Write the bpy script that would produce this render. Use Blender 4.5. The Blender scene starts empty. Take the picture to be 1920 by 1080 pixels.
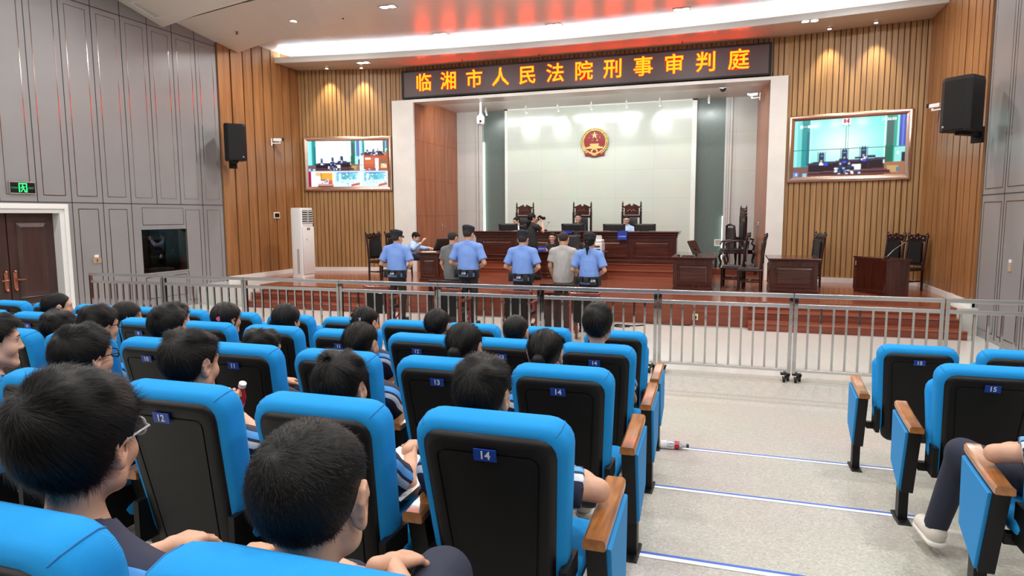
import bpy, math, random
import numpy as np
from mathutils import Matrix, Vector, Euler
random.seed(7); rng = np.random.default_rng(7)
SC = bpy.context.scene
COL = SC.collection
R = math.radians
PI = math.pi

# ------------------------------------------------------------------ camera
def set_camera():
    p, yw, r = R(6.218), R(18.32), R(-.26)
    f = Vector((-math.sin(yw)*math.cos(p), math.cos(yw)*math.cos(p), -math.sin(p)))
    rt = Vector((math.cos(yw), math.sin(yw), 0)); up = rt.cross(f)
    c, s = math.cos(r), math.sin(r)
    X = c*rt+s*up; Y = -s*rt+c*up
    cd = bpy.data.cameras.new('camera'); cam = bpy.data.objects.new('camera', cd); COL.objects.link(cam)
    cd.sensor_width = 36; cd.lens = 1250/1920*36; cd.clip_start = .05; cd.clip_end = 80
    M = Matrix.Identity(4)
    for i, v in enumerate((X, Y, -f)):
        for k in range(3): M[k][i] = v[k]
    M.translation = (0, 0, 2.05)
    cam.matrix_world = M
    SC.camera = cam
set_camera()

# ------------------------------------------------------------------ world, exposure
W = bpy.data.worlds.new('hall_air'); SC.world = W; W.use_nodes = True
W.node_tree.nodes['Background'].inputs[0].default_value = (.85, .9, 1, 1)
W.node_tree.nodes['Background'].inputs[1].default_value = .03
SC.view_settings.view_transform = 'Standard'; SC.view_settings.look = 'None'
SC.view_settings.exposure = 0.0; SC.view_settings.gamma = 1; SC.view_settings.use_curve_mapping = False
SC.cycles.use_denoising = True
SC.cycles.max_bounces = 7; SC.cycles.diffuse_bounces = 3; SC.cycles.glossy_bounces = 3
SC.cycles.transmission_bounces = 5; SC.cycles.transparent_max_bounces = 6
SC.cycles.caustics_reflective = False; SC.cycles.caustics_refractive = False
SC.cycles.sample_clamp_indirect = 6

# ------------------------------------------------------------------ ceiling lamps (the hall's own recessed lamps; emitters sit at the ceiling), then added fill for the recess
def area(name, loc, power, size, col=(1, .95, .88), rot=(0, 0, 0), shape='DISK', sy=None, spread=None):
    d = bpy.data.lights.new(name, 'AREA'); d.energy = power; d.color = col; d.shape = shape; d.size = size
    if sy: d.size_y = sy
    if spread: d.spread = R(spread)
    o = bpy.data.objects.new(name, d); COL.objects.link(o); o.location = loc; o.rotation_euler = rot
    return o
def spot(name, loc, aim, power, angle, col=(1, .95, .88), blend=.6, rad=.04):
    d = bpy.data.lights.new(name, 'SPOT'); d.energy = power; d.color = col; d.spot_size = R(angle); d.spot_blend = blend
    d.shadow_soft_size = rad
    o = bpy.data.objects.new(name, d); COL.objects.link(o); o.location = loc
    o.rotation_euler = (Vector(aim)-Vector(loc)).to_track_quat('-Z', 'Y').to_euler()
    return o
CEIL = 6.5
for x in (-10, -6.6, -3.2, .2, 3):
    for y in (-2.6, 1.2, 5.0, 8.8):
        area('ceiling_lamp_light', (x, y, CEIL-.03), 88, .5, (1, .97, .935))
for x in (-10, -7, -4, -1.2, 2):
    area('stage_lamp_light', (x, 14.2, 6.4), 120, .35, (1, .97, .93))
STAGE_TRACK = [(-6.1, 20.0), (-5.1, 20.0), (-4.09, 20.0), (-3.05, 20.0), (-2.1, 20.0), (-.75, 20.0), (-7.4, 20.0)]
for x in (-7, -4.1, -1.2):
    area('recess_fill_light', (x, 18.12, 5.30), 58, 2.2, (.93, 1, .97), (R(38), 0, 0), 'RECTANGLE', .12)  # added fill lights, hidden behind the lintel, to brighten the back wall
# ------------------------------------------------------------------ materials
def _new(name):
    m = bpy.data.materials.new(name); m.use_nodes = True
    return m, m.node_tree, m.node_tree.nodes['Principled BSDF']
def pbr(name, col, rough=.5, metal=0., spec=.5, bump=None, var=0., vscale=8., coat=0., sss=0., sheen=0., trans=0., alpha=1.):
    m, nt, b = _new(name)
    b.inputs['Base Color'].default_value = (*col, 1); b.inputs['Roughness'].default_value = rough
    b.inputs['Metallic'].default_value = metal; b.inputs['Specular IOR Level'].default_value = spec
    if coat: b.inputs['Coat Weight'].default_value = coat; b.inputs['Coat Roughness'].default_value = .08
    if sss:
        b.inputs['Subsurface Weight'].default_value = sss; b.inputs['Subsurface Radius'].default_value = (.012, .005, .003); b.inputs['Subsurface Scale'].default_value = 1
    if sheen: b.inputs['Sheen Weight'].default_value = sheen
    if trans: b.inputs['Transmission Weight'].default_value = trans
    if alpha < 1: b.inputs['Alpha'].default_value = alpha
    N, L = nt.nodes.new, nt.links.new
    tc = None
    if var or bump: tc = N('ShaderNodeTexCoord')
    if var:
        n = N('ShaderNodeTexNoise'); n.inputs['Scale'].default_value = vscale; n.inputs['Detail'].default_value = 4
        L(tc.outputs['Object'], n.inputs['Vector'])
        r = N('ShaderNodeValToRGB'); r.color_ramp.elements[0].position = .3; r.color_ramp.elements[1].position = .7
        r.color_ramp.elements[0].color = (*[max(0, c*(1-var)) for c in col], 1); r.color_ramp.elements[1].color = (*[min(1, c*(1+var)) for c in col], 1)
        L(n.outputs['Fac'], r.inputs['Fac']); L(r.outputs['Color'], b.inputs['Base Color'])
    if bump:
        sc, st, dist = bump[:3]
        n = N('ShaderNodeTexNoise'); n.inputs['Scale'].default_value = sc; n.inputs['Detail'].default_value = 3 if sc > 20 else .6
        if len(bump) > 3:      # cloth folds: stretched along the drop of the cloth
            mp = N('ShaderNodeMapping'); mp.inputs['Scale'].default_value = bump[3]; L(tc.outputs['Object'], mp.inputs['Vector']); L(mp.outputs['Vector'], n.inputs['Vector']); n.inputs['Distortion'].default_value = .8
        else: L(tc.outputs['Object'], n.inputs['Vector'])
        bp = N('ShaderNodeBump'); bp.inputs['Strength'].default_value = st; bp.inputs['Distance'].default_value = dist
        L(n.outputs['Fac'], bp.inputs['Height']); L(bp.outputs['Normal'], b.inputs['Normal'])
    return m
def wood(name, dark, light, scale=(14, 14, 1.2), rough=.35, coat=0., spec=.5, planks=None):
    m, nt, b = _new(name); N, L = nt.nodes.new, nt.links.new
    tc = N('ShaderNodeTexCoord'); mp = N('ShaderNodeMapping'); mp.inputs['Scale'].default_value = scale
    L(tc.outputs['Object'], mp.inputs['Vector'])
    n = N('ShaderNodeTexNoise'); n.inputs['Scale'].default_value = 1; n.inputs['Detail'].default_value = 6; n.inputs['Distortion'].default_value = .6
    L(mp.outputs['Vector'], n.inputs['Vector'])
    r = N('ShaderNodeValToRGB'); r.color_ramp.elements[0].position = .32; r.color_ramp.elements[1].position = .68
    r.color_ramp.elements[0].color = (*dark, 1); r.color_ramp.elements[1].color = (*light, 1)
    L(n.outputs['Fac'], r.inputs['Fac'])
    out = r.outputs['Color']
    if planks:      # plank joints of a laid floor: (length, width)
        br = N('ShaderNodeTexBrick'); br.inputs['Scale'].default_value = 1; br.inputs['Brick Width'].default_value = planks[0]; br.inputs['Row Height'].default_value = planks[1]
        br.inputs['Mortar Size'].default_value = .004; br.inputs['Color1'].default_value = (1, 1, 1, 1); br.inputs['Color2'].default_value = (.82, .8, .78, 1); br.inputs['Mortar'].default_value = (.35, .3, .28, 1)
        L(tc.outputs['Object'], br.inputs['Vector'])
        mx = N('ShaderNodeMixRGB'); mx.blend_type = 'MULTIPLY'; mx.inputs['Fac'].default_value = 1
        L(out, mx.inputs['Color1']); L(br.outputs['Color'], mx.inputs['Color2']); out = mx.outputs['Color']
    L(out, b.inputs['Base Color'])
    b.inputs['Roughness'].default_value = rough; b.inputs['Specular IOR Level'].default_value = spec
    if coat: b.inputs['Coat Weight'].default_value = coat; b.inputs['Coat Roughness'].default_value = .1
    return m
def emit(name, col, strength):
    m = bpy.data.materials.new(name); m.use_nodes = True; nt = m.node_tree
    nt.nodes.remove(nt.nodes['Principled BSDF']); e = nt.nodes.new('ShaderNodeEmission')
    e.inputs[0].default_value = (*col, 1); e.inputs[1].default_value = strength
    nt.links.new(e.outputs[0], nt.nodes['Material Output'].inputs['Surface'])
    return m
def speckle(name, base, chips, rough):
    m, nt, b = _new(name); N, L = nt.nodes.new, nt.links.new
    tc = N('ShaderNodeTexCoord'); v = N('ShaderNodeTexVoronoi'); v.inputs['Scale'].default_value = 95
    L(tc.outputs['Object'], v.inputs['Vector'])
    r = N('ShaderNodeValToRGB'); r.color_ramp.interpolation = 'CONSTANT'
    e = r.color_ramp.elements; e[0].color = (*base, 1); e[0].position = 0; e[1].color = (*chips[0], 1); e[1].position = .62
    e2 = e.new(.8); e2.color = (*chips[1], 1)
    sp = N('ShaderNodeSeparateColor'); L(v.outputs['Color'], sp.inputs['Color']); L(sp.outputs[0], r.inputs['Fac'])
    n = N('ShaderNodeTexNoise'); n.inputs['Scale'].default_value = .9; L(tc.outputs['Object'], n.inputs['Vector'])
    mx = N('ShaderNodeMixRGB'); mx.blend_type = 'MULTIPLY'; mx.inputs['Fac'].default_value = .16
    L(r.outputs['Color'], mx.inputs['Color1']); L(n.outputs['Color'], mx.inputs['Color2']); L(mx.outputs['Color'], b.inputs['Base Color'])
    b.inputs['Roughness'].default_value = rough
    return m
def tile(name, c1, c2, joint, w, h, rough, axis='XZ'):
    m, nt, b = _new(name); N, L = nt.nodes.new, nt.links.new
    tc = N('ShaderNodeTexCoord'); s = N('ShaderNodeSeparateXYZ'); c = N('ShaderNodeCombineXYZ')
    L(tc.outputs['Object'], s.inputs[0]); L(s.outputs[axis[0]], c.inputs['X']); L(s.outputs[axis[1]], c.inputs['Y'])
    br = N('ShaderNodeTexBrick'); br.offset = 0; br.inputs['Scale'].default_value = 1; br.inputs['Brick Width'].default_value = w; br.inputs['Row Height'].default_value = h
    br.inputs['Mortar Size'].default_value = .0035; br.inputs['Color1'].default_value = (*c1, 1); br.inputs['Color2'].default_value = (*c2, 1); br.inputs['Mortar'].default_value = (*joint, 1)
    L(c.outputs[0], br.inputs['Vector'])
    n = N('ShaderNodeTexNoise'); n.inputs['Scale'].default_value = 1.6; n.inputs['Detail'].default_value = 6; L(tc.outputs['Object'], n.inputs['Vector'])
    mx = N('ShaderNodeMixRGB'); mx.blend_type = 'MULTIPLY'; mx.inputs['Fac'].default_value = .14
    L(br.outputs['Color'], mx.inputs['Color1']); L(n.outputs['Color'], mx.inputs['Color2']); L(mx.outputs['Color'], b.inputs['Base Color'])
    b.inputs['Roughness'].default_value = rough
    return m
def fabric(name, col, weave=420):
    m, nt, b = _new(name); N, L = nt.nodes.new, nt.links.new
    tc = N('ShaderNodeTexCoord'); w = N('ShaderNodeTexWave'); w.wave_type = 'BANDS'; w.bands_direction = 'DIAGONAL'
    w.inputs['Scale'].default_value = weave; w.inputs['Distortion'].default_value = .4
    L(tc.outputs['Object'], w.inputs['Vector'])
    mx = N('ShaderNodeMixRGB'); mx.inputs['Color1'].default_value = (*[c*.9 for c in col], 1); mx.inputs['Color2'].default_value = (*[min(1, c*1.08) for c in col], 1)
    L(w.outputs['Fac'], mx.inputs['Fac']); L(mx.outputs['Color'], b.inputs['Base Color'])
    b.inputs['Roughness'].default_value = .85; b.inputs['Specular IOR Level'].default_value = .25
    bp = N('ShaderNodeBump'); bp.inputs['Strength'].default_value = .35; bp.inputs['Distance'].default_value = .001
    L(w.outputs['Fac'], bp.inputs['Height']); L(bp.outputs['Normal'], b.inputs['Normal'])
    return m
def uniform_shirt():      # navy school shirt, pale blue and white piping running over the shoulder and down the sleeve
    m, nt, b = _new('uniform_shirt'); N, L = nt.nodes.new, nt.links.new
    at = N('ShaderNodeAttribute'); at.attribute_name = 'band'
    r = N('ShaderNodeValToRGB'); r.color_ramp.interpolation = 'CONSTANT'; e = r.color_ramp.elements
    navy, blue, white = (.022, .026, .058, 1), (.10, .36, .78, 1), (.72, .76, .8, 1)
    e[0].color = navy; e[0].position = 0; e[1].color = blue; e[1].position = .40
    for p, c in ((.50, navy), (.535, white), (.60, navy)):
        q = e.new(p); q.color = c
    L(at.outputs['Fac'], r.inputs['Fac']); L(r.outputs['Color'], b.inputs['Base Color'])
    b.inputs['Roughness'].default_value = .8
    return m
M = {}
M['chair_blue'] = fabric('chair_blue_fabric', (.012, .285, .70))
M['chair_blue_flat'] = pbr('chair_blue_panel', (.015, .25, .60), .6, spec=.3)
M['black_plastic'] = pbr('black_moulded_plastic', (.004, .004, .0045), .44, spec=.3, bump=(300, .15, .001))
M['black_metal'] = pbr('black_powder_coat', (.005, .005, .0055), .45, spec=.3)
M['black_gloss'] = pbr('black_gloss', (.006, .006, .008), .15)
M['arm_wood'] = wood('armrest_wood', (.24, .085, .022), (.40, .16, .045), (30, 5, 30), .28, coat=.5)
M['plate_blue'] = pbr('plate_blue', (.008, .045, .30), .35)
M['digit'] = pbr('digit_silver', (.62, .68, .74), .4)
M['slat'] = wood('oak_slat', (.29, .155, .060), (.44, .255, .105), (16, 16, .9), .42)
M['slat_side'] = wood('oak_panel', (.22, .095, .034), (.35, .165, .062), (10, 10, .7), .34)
M['slat_gap'] = pbr('slat_backing', (.20, .10, .04), .7)
M['grey_panel'] = pbr('grey_wall_panel', (.250, .249, .256), .36, var=.04, vscale=1.5, bump=(600, .06, .001))
M['inlay'] = pbr('bronze_inlay', (.34, .30, .28), .14, metal=1)
M['groove'] = pbr('panel_groove', (.03, .028, .028), .6)
M['white_paint'] = pbr('white_paint', (.78, .78, .77), .4)
M['cream'] = pbr('cream_stone', (.80, .795, .765), .25, var=.05, vscale=2)
M['ceiling'] = pbr('ceiling_gloss', (.80, .745, .68), .29, var=.02, vscale=1)
M['soffit'] = pbr('soffit_gloss', (.74, .67, .58), .14, var=.02, vscale=1)
M['ceiling_matt'] = pbr('ceiling_matt', (.78, .72, .64), .45)
M['floor_vinyl'] = speckle('speckled_vinyl', (.46, .448, .405), ((.39, .378, .34), (.54, .53, .49)), .42)
M['floor_tile'] = tile('pale_floor_tile', (.70, .69, .655), (.69, .68, .645), (.62, .61, .57), .8, .8, .16, 'XY')
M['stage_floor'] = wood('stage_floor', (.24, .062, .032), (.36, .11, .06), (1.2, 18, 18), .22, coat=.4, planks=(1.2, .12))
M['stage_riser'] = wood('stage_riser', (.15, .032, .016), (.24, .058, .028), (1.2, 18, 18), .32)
M['mahogany'] = wood('mahogany', (.036, .009, .006), (.080, .020, .012), (22, 22, 1.5), .25, coat=.35)
M['mahogany_h'] = wood('mahogany_flat', (.040, .010, .006), (.088, .023, .014), (1.5, 22, 22), .22, coat=.4)
M['darkwood'] = wood('dark_carved_wood', (.013, .005, .0045), (.034, .010, .008), (22, 22, 2), .28, coat=.3)
M['redwood_chair'] = wood('red_chair_wood', (.13, .022, .014), (.22, .04, .026), (22, 22, 2), .3, coat=.3)
M['veneer'] = wood('brown_veneer', (.30, .088, .036), (.42, .145, .062), (6, 6, .8), .3)
M['marble'] = tile('pale_marble', (.66, .69, .62), (.63, .665, .60), (.52, .55, .5), 1.15, .85, .16, 'XZ')
M['marble_side'] = tile('side_marble', (.68, .68, .655), (.66, .66, .64), (.5, .5, .5), 1.2, 1.1, .25, 'XZ')
M['dark_glass'] = pbr('dark_grey_glass', (.13, .16, .15), .22, var=.2, vscale=60)
M['chrome'] = pbr('polished_steel', (.66, .67, .69), .26, metal=1)
M['chrome_bar'] = pbr('polished_bar_steel', (.52, .52, .53), .05, metal=1)
M['steel'] = pbr('brushed_steel', (.45, .45, .44), .3, metal=1)
M['rosegold'] = pbr('rose_gold_frame', (.86, .67, .57), .2, metal=1)
M['gold'] = pbr('gold_relief', (.72, .52, .20), .28, metal=.6)
M['emblem_red'] = pbr('emblem_red', (.30, .008, .02), .4)
M['skin'] = pbr('skin', (.60, .335, .225), .5, sss=.08, var=.05, vscale=18, spec=.4)
M['skin_light'] = pbr('light_skin', (.66, .40, .29), .5, sss=.08, var=.04, vscale=18, spec=.4)
M['lips'] = pbr('lip_skin', (.48, .20, .16), .45)
M['eye_white'] = pbr('eye_white', (.75, .74, .72), .2)
M['iris'] = pbr('dark_iris', (.015, .009, .006), .1)
M['hair'] = pbr('black_hair', (.0035, .003, .003), .5, spec=.22, bump=(220, .3, .002))
M['hair_strand'] = pbr('black_hair_strand', (.0035, .003, .003), .45, spec=.22)
M['hair_soft'] = pbr('brown_black_hair', (.008, .0055, .0045), .45, spec=.3)
M['hair_grey'] = pbr('cropped_grey_hair', (.045, .034, .029), .7, spec=.2)
M['uniform'] = uniform_shirt()
M['navy'] = pbr('navy_trousers', (.018, .022, .045), .85, var=.12, vscale=14)
M['police_shirt'] = pbr('police_blue_shirt', (.19, .34, .78), .75, bump=(1, .7, .028, (14, 14, 5)), var=.04, vscale=7)
M['pale_shirt'] = pbr('pale_blue_shirt', (.42, .58, .85), .75, bump=(14, .3, .01))
M['white_shirt'] = pbr('white_shirt', (.75, .76, .80), .75, bump=(14, .3, .01))
M['grey_tee'] = pbr('dark_grey_tee', (.17, .175, .185), .85, bump=(1, .7, .03, (13, 13, 4)))
M['light_tee'] = pbr('light_grey_tee', (.46, .445, .43), .85, bump=(1, .8, .035, (13, 13, 4)))
M['black_cloth'] = pbr('black_cloth', (.012, .012, .013), .8, bump=(14, .3, .01))
M['police_cap'] = pbr('navy_cap_cloth', (.010, .012, .022), .75)
M['nylon'] = pbr('black_nylon', (.011, .011, .013), .6, bump=(60, .3, .003))
M['patch_white'] = pbr('white_print', (.72, .74, .78), .6)
M['white_shoe'] = pbr('white_trainer', (.66, .61, .55), .6)
M['sole'] = pbr('white_sole', (.74, .71, .66), .6)
M['pink'] = pbr('pink_ribbon', (.75, .12, .22), .6)
M['tape_blue'] = pbr('blue_tape', (.03, .13, .55), .5)
M['tape_white'] = pbr('white_tape', (.88, .9, .92), .4)
M['screen_off'] = pbr('screen_off', (.006, .006, .007), .12)
M['dark_plastic'] = pbr('dark_plastic', (.02, .02, .021), .4)
M['ac_white'] = pbr('white_appliance', (.74, .745, .74), .35)
M['ac_grey'] = pbr('grey_appliance_trim', (.45, .44, .41), .5)
M['paper'] = pbr('paper', (.85, .85, .84), .7)
M['leather'] = pbr('black_leather', (.012, .012, .014), .35, bump=(40, .3, .006))
M['door_brown'] = wood('door_brown', (.035, .016, .014), (.06, .026, .022), (14, 14, 1.2), .35)
M['copper'] = pbr('copper_handle', (.45, .18, .11), .3, metal=.8)
M['booth_dark'] = pbr('booth_interior', (.03, .06, .07), .6)
M['mahogany_gloss'] = wood('glossy_mahogany', (.035, .009, .006), (.07, .018, .011), (22, 22, 1.5), .05, coat=1.)
M['glass'] = pbr('clear_glass', (.85, .95, .95), .02, trans=1.0)
M['lens'] = pbr('spectacle_lens', (.97, .98, 1), .0, trans=1.0)
M['clear_plastic'] = pbr('clear_frame', (.62, .66, .68), .1, trans=.4)
M['led_board'] = pbr('led_board', (.085, .058, .062), .45, bump=(400, .2, .002))
M['led_yellow'] = emit('led_yellow', (1, .045, .0015), 17)
M['led_red'] = emit('led_red', (1, .008, .002), 2.2)
M['exit_green'] = emit('exit_green', (.05, 1, .25), 1.6)
M['exit_green_dim'] = emit('exit_green_dim', (.05, 1, .3), .5)
M['cove'] = emit('cove_strip', (.78, .90, 1), 75)
M['lamp'] = emit('lamp_lens', (1, .98, .95), 14)
M['wall_strip'] = emit('wall_light_strip', (.8, 1, .86), 4)
M['display_orange'] = emit('display_orange', (1, .45, .1), 2)
M['name_blue'] = pbr('name_board_blue', (.01, .04, .42), .5)
M['red_bottle'] = pbr('red_bottle', (.45, .02, .03), .25)
M['bottle'] = pbr('bottle_plastic', (.82, .86, .86), .12, trans=.7)

# ------------------------------------------------------------------ mesh building
class MB:
    def __init__(s): s.v = []; s.f = []; s.m = []
    def add(s, vs, fs, mi=0, T=None):
        o = len(s.v)
        if T is not None: vs = [tuple(T @ Vector(v)) for v in vs]
        s.v += [tuple(v) for v in vs]; s.f += [tuple(i+o for i in f) for f in fs]; s.m += [mi]*len(fs)
        return s
    def box(s, a, b, mi=0, T=None, bev=0):
        x0, y0, z0 = [min(p, q) for p, q in zip(a, b)]; x1, y1, z1 = [max(p, q) for p, q in zip(a, b)]
        if bev <= 0:
            return s.add([(x0,y0,z0),(x1,y0,z0),(x1,y1,z0),(x0,y1,z0),(x0,y0,z1),(x1,y0,z1),(x1,y1,z1),(x0,y1,z1)],
                  [(0,3,2,1),(4,5,6,7),(0,1,5,4),(1,2,6,5),(2,3,7,6),(3,0,4,7)], mi, T)
        e = min(bev, (x1-x0)*.49, (y1-y0)*.49, (z1-z0)*.49)
        lo = []
        for z, i in ((z0, e), (z0+e*.3, e*.3), (z0+e, 0), (z1-e, 0), (z1-e*.3, e*.3), (z1, e)):
            lo.append([(x0+i+e*.3*(i<e), y0+i, z), (x0+i, y0+i+e*.3, z), (x0+i, y1-i-e*.3, z), (x0+i+e*.3, y1-i, z), (x1-i-e*.3, y1-i, z), (x1-i, y1-i-e*.3, z), (x1-i, y0+i+e*.3, z), (x1-i-e*.3, y0+i, z)])
        return s.loft(lo, mi, T, flip=True)
    def loft(s, loops, mi=0, T=None, cap=(True, True), flip=False):
        n = len(loops[0]); vs = [p for l in loops for p in l]; fs = []
        for k in range(len(loops)-1):
            for i in range(n):
                j = (i+1) % n; q = (k*n+i, k*n+j, (k+1)*n+j, (k+1)*n+i)
                fs.append(q[::-1] if flip else q)
        if cap[0]: f = tuple(range(n))[::-1]; fs.append(f[::-1] if flip else f)
        if cap[1]: f = tuple(range((len(loops)-1)*n, len(loops)*n)); fs.append(f[::-1] if flip else f)
        return s.add(vs, fs, mi, T)
    def tube(s, pts, r, n=8, mi=0, T=None):
        pts = [Vector(p) for p in pts]; rs = r if isinstance(r, (list, tuple)) else [r]*len(pts)
        loops = []; ref = None
        for i, p in enumerate(pts):
            d = (pts[min(i+1, len(pts)-1)]-pts[max(i-1, 0)]).normalized()
            if ref is None: ref = d.orthogonal().normalized()
            ref = (ref-d*ref.dot(d)).normalized(); b = d.cross(ref)
            loops.append([tuple(p+(ref*math.cos(2*PI*k/n)+b*math.sin(2*PI*k/n))*rs[i]) for k in range(n)])
        return s.loft(loops, mi, T)
    def lathe(s, prof, n=16, mi=0, T=None):      # prof: (radius, z) from bottom to top
        return s.loft([[(r*math.cos(2*PI*k/n), r*math.sin(2*PI*k/n), z) for k in range(n)] for r, z in prof], mi, T)
    def prism(s, poly, y0, y1, mi=0, T=None):     # poly in XZ, extruded along Y
        return s.loft([[(x, y0, z) for x, z in poly], [(x, y1, z) for x, z in poly]], mi, T, flip=True)
    def prismz(s, poly, z0, z1, mi=0, T=None):
        return s.loft([[(x, y, z0) for x, y in poly], [(x, y, z1) for x, y in poly]], mi, T)
    def ball(s, c, r, n=12, mi=0, T=None):
        r = r if isinstance(r, (tuple, list)) else (r, r, r)
        lo = [[(c[0]+r[0]*math.sin(t)*math.cos(2*PI*k/n), c[1]+r[1]*math.sin(t)*math.sin(2*PI*k/n), c[2]-r[2]*math.cos(t)) for k in range(n)]
              for t in [.02+(PI-.04)*i/(n//2+1) for i in range(n//2+2)]]
        return s.loft(lo, mi, T)
    def mesh(s, name, mats, smooth=False):
        me = bpy.data.meshes.new(name); me.from_pydata(s.v, [], s.f)
        for m in (mats if isinstance(mats, (list, tuple)) else [mats]): me.materials.append(M[m] if isinstance(m, str) else m)
        if len(me.materials) > 1: me.polygons.foreach_set('material_index', s.m)
        import bmesh
        bm = bmesh.new(); bm.from_mesh(me); bmesh.ops.recalc_face_normals(bm, faces=bm.faces); bm.to_mesh(me); bm.free()
        if smooth: me.shade_smooth() if smooth is True else auto_smooth(me, smooth)
        me.update(); return me
def auto_smooth(me, ang):
    me.shade_smooth()
    try: me.set_sharp_from_angle(angle=R(ang))
    except Exception: pass
def link(name, data, parent=None):
    o = bpy.data.objects.new(name, data); COL.objects.link(o)
    if parent is not None: o.parent = parent
    return o
def obj(name, mb, mats, parent=None, smooth=False):
    return link(name, mb.mesh(name, mats, smooth), parent)
def tag(o, label, cat, group=None, kind=None):
    o['label'] = label; o['category'] = cat
    if group: o['group'] = group
    if kind: o['kind'] = kind
    return o
def thing(name, label, cat, loc=(0, 0, 0), rz=0, group=None):
    o = link(name, None); o.location = loc; o.rotation_euler = (0, 0, rz)
    return tag(o, label, cat, group)
def struct(name, mb, mats, smooth=False):
    o = obj(name, mb, mats, None, smooth); o['kind'] = 'structure'; return o
def plabel(o, s): o['label'] = s; return o
def dup(root, loc, rz=0, label=None, group=None):
    r = root.copy(); COL.objects.link(r); r.location = loc; r.rotation_euler = (0, 0, rz)
    if label: r['label'] = label
    if group: r['group'] = group
    for ch in list(root.children):
        c = ch.copy(); COL.objects.link(c); c.parent = r
        for g in list(ch.children):
            d = g.copy(); COL.objects.link(d); d.parent = c
    return r
def rrect(w, h, r, n=5):      # rounded rectangle outline, counter-clockwise, centred
    pts = []
    for cx, cz, a0 in ((w/2-r, h/2-r, 0), (-w/2+r, h/2-r, 90), (-w/2+r, -h/2+r, 180), (w/2-r, -h/2+r, 270)):
        for k in range(n): a = R(a0+90*k/(n-1)); pts.append((cx+r*math.cos(a), cz+r*math.sin(a)))
    return pts
def text_mesh(body, size, mat, name, parent=None, offset=0., extrude=.002, align='CENTER', res=2):
    cu = bpy.data.curves.new(name, 'FONT'); cu.body = body; cu.size = size; cu.offset = offset; cu.extrude = extrude
    cu.align_x = align; cu.align_y = 'CENTER'; cu.resolution_u = res
    t = bpy.data.objects.new(name, cu); COL.objects.link(t)
    bpy.context.view_layer.update()
    me = bpy.data.meshes.new_from_object(t.evaluated_get(bpy.context.evaluated_depsgraph_get()))
    bpy.data.objects.remove(t); bpy.data.curves.remove(cu)
    me.materials.clear(); me.materials.append(M[mat]); me.name = name
    return link(name, me, parent)
# ------------------------------------------------------------------ the room
XL, XR = -12.0, 3.95
SZ = .45                      # stage height
def FL(y): return max(0., .094*(7.45-y))
b = MB(); b.add([(XL, -6, FL(-6)), (XR, -6, FL(-6)), (XR, 7.45, 0), (XL, 7.45, 0), (XR, 8.95, 0), (XL, 8.95, 0)], [(0, 1, 2, 3), (3, 2, 4, 5)])
struct('floor', b, 'floor_vinyl')
b = MB(); b.box((XL, 8.95, -.1), (XR, 17.5, 0)); struct('floor_front', b, 'floor_tile')
# stage with two flights of inset steps
b = MB()
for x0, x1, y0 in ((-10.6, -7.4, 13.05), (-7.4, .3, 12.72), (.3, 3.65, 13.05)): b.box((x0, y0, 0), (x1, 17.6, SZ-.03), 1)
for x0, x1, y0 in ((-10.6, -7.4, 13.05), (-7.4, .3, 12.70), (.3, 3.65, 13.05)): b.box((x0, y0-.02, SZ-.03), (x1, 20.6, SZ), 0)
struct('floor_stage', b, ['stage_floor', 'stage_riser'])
def flight(x0, x1, nm):
    b = MB()
    for k, z in enumerate((.15, .30)):
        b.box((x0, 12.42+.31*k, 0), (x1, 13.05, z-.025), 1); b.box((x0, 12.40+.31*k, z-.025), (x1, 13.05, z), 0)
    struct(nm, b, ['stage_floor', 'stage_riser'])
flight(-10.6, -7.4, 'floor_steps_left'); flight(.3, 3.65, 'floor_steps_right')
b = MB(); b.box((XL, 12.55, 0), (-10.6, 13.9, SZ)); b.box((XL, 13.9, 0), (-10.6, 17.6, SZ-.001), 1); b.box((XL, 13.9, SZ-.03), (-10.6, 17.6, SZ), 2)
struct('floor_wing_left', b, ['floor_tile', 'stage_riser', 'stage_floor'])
b = MB(); b.box((3.65, 13.0, 0), (XR, 14.1, SZ)); b.box((3.65, 14.1, 0), (XR, 17.6, SZ), 1)
struct('floor_wing_right', b, ['floor_tile', 'stage_floor'])
# platform of the bench: two steps
b = MB()
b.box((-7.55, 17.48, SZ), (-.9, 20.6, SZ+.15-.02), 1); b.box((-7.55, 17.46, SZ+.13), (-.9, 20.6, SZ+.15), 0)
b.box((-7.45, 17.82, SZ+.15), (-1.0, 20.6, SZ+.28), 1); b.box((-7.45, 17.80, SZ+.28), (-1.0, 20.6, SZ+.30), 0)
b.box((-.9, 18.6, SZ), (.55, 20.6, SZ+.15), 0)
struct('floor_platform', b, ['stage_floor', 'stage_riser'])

# left wall: grey panels with a door and a control booth window
DY0, DY1, DZ = 7.5, 9.27, 2.15
BY0, BY1, BZ0, BZ1 = 11.08, 12.32, .84, 1.78
b = MB()
for y0, y1, z0, z1 in ((-6, DY0, -.2, 7), (DY0, DY1, DZ, 7), (DY1, BY0, -.2, 7), (BY0, BY1, -.2, BZ0), (BY0, BY1, BZ1, 7), (BY1, 13.55, -.2, 7)):
    b.box((XL-.25, y0, z0), (XL, y1, z1))
struct('wall_left', b, 'grey_panel')
joints = [13.53-.664*k for k in range(0, 22)]
g = MB(); inl = MB(); ZJ = 2.33
def vline(mb, x, y, z0, z1, w): mb.box((x-.004, y-w/2, z0), (x+.004, y+w/2, z1))
def hline(mb, x, y0, y1, z, w): mb.box((x-.004, y0, z-w/2), (x+.004, y1, z+w/2))
def frame_lines(mb, x, y0, y1, z0, z1, w=.013):
    vline(mb, x, y0, z0, z1, w); vline(mb, x, y1, z0, z1, w); hline(mb, x, y0, y1, z0, w); hline(mb, x, y0, y1, z1, w)
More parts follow.
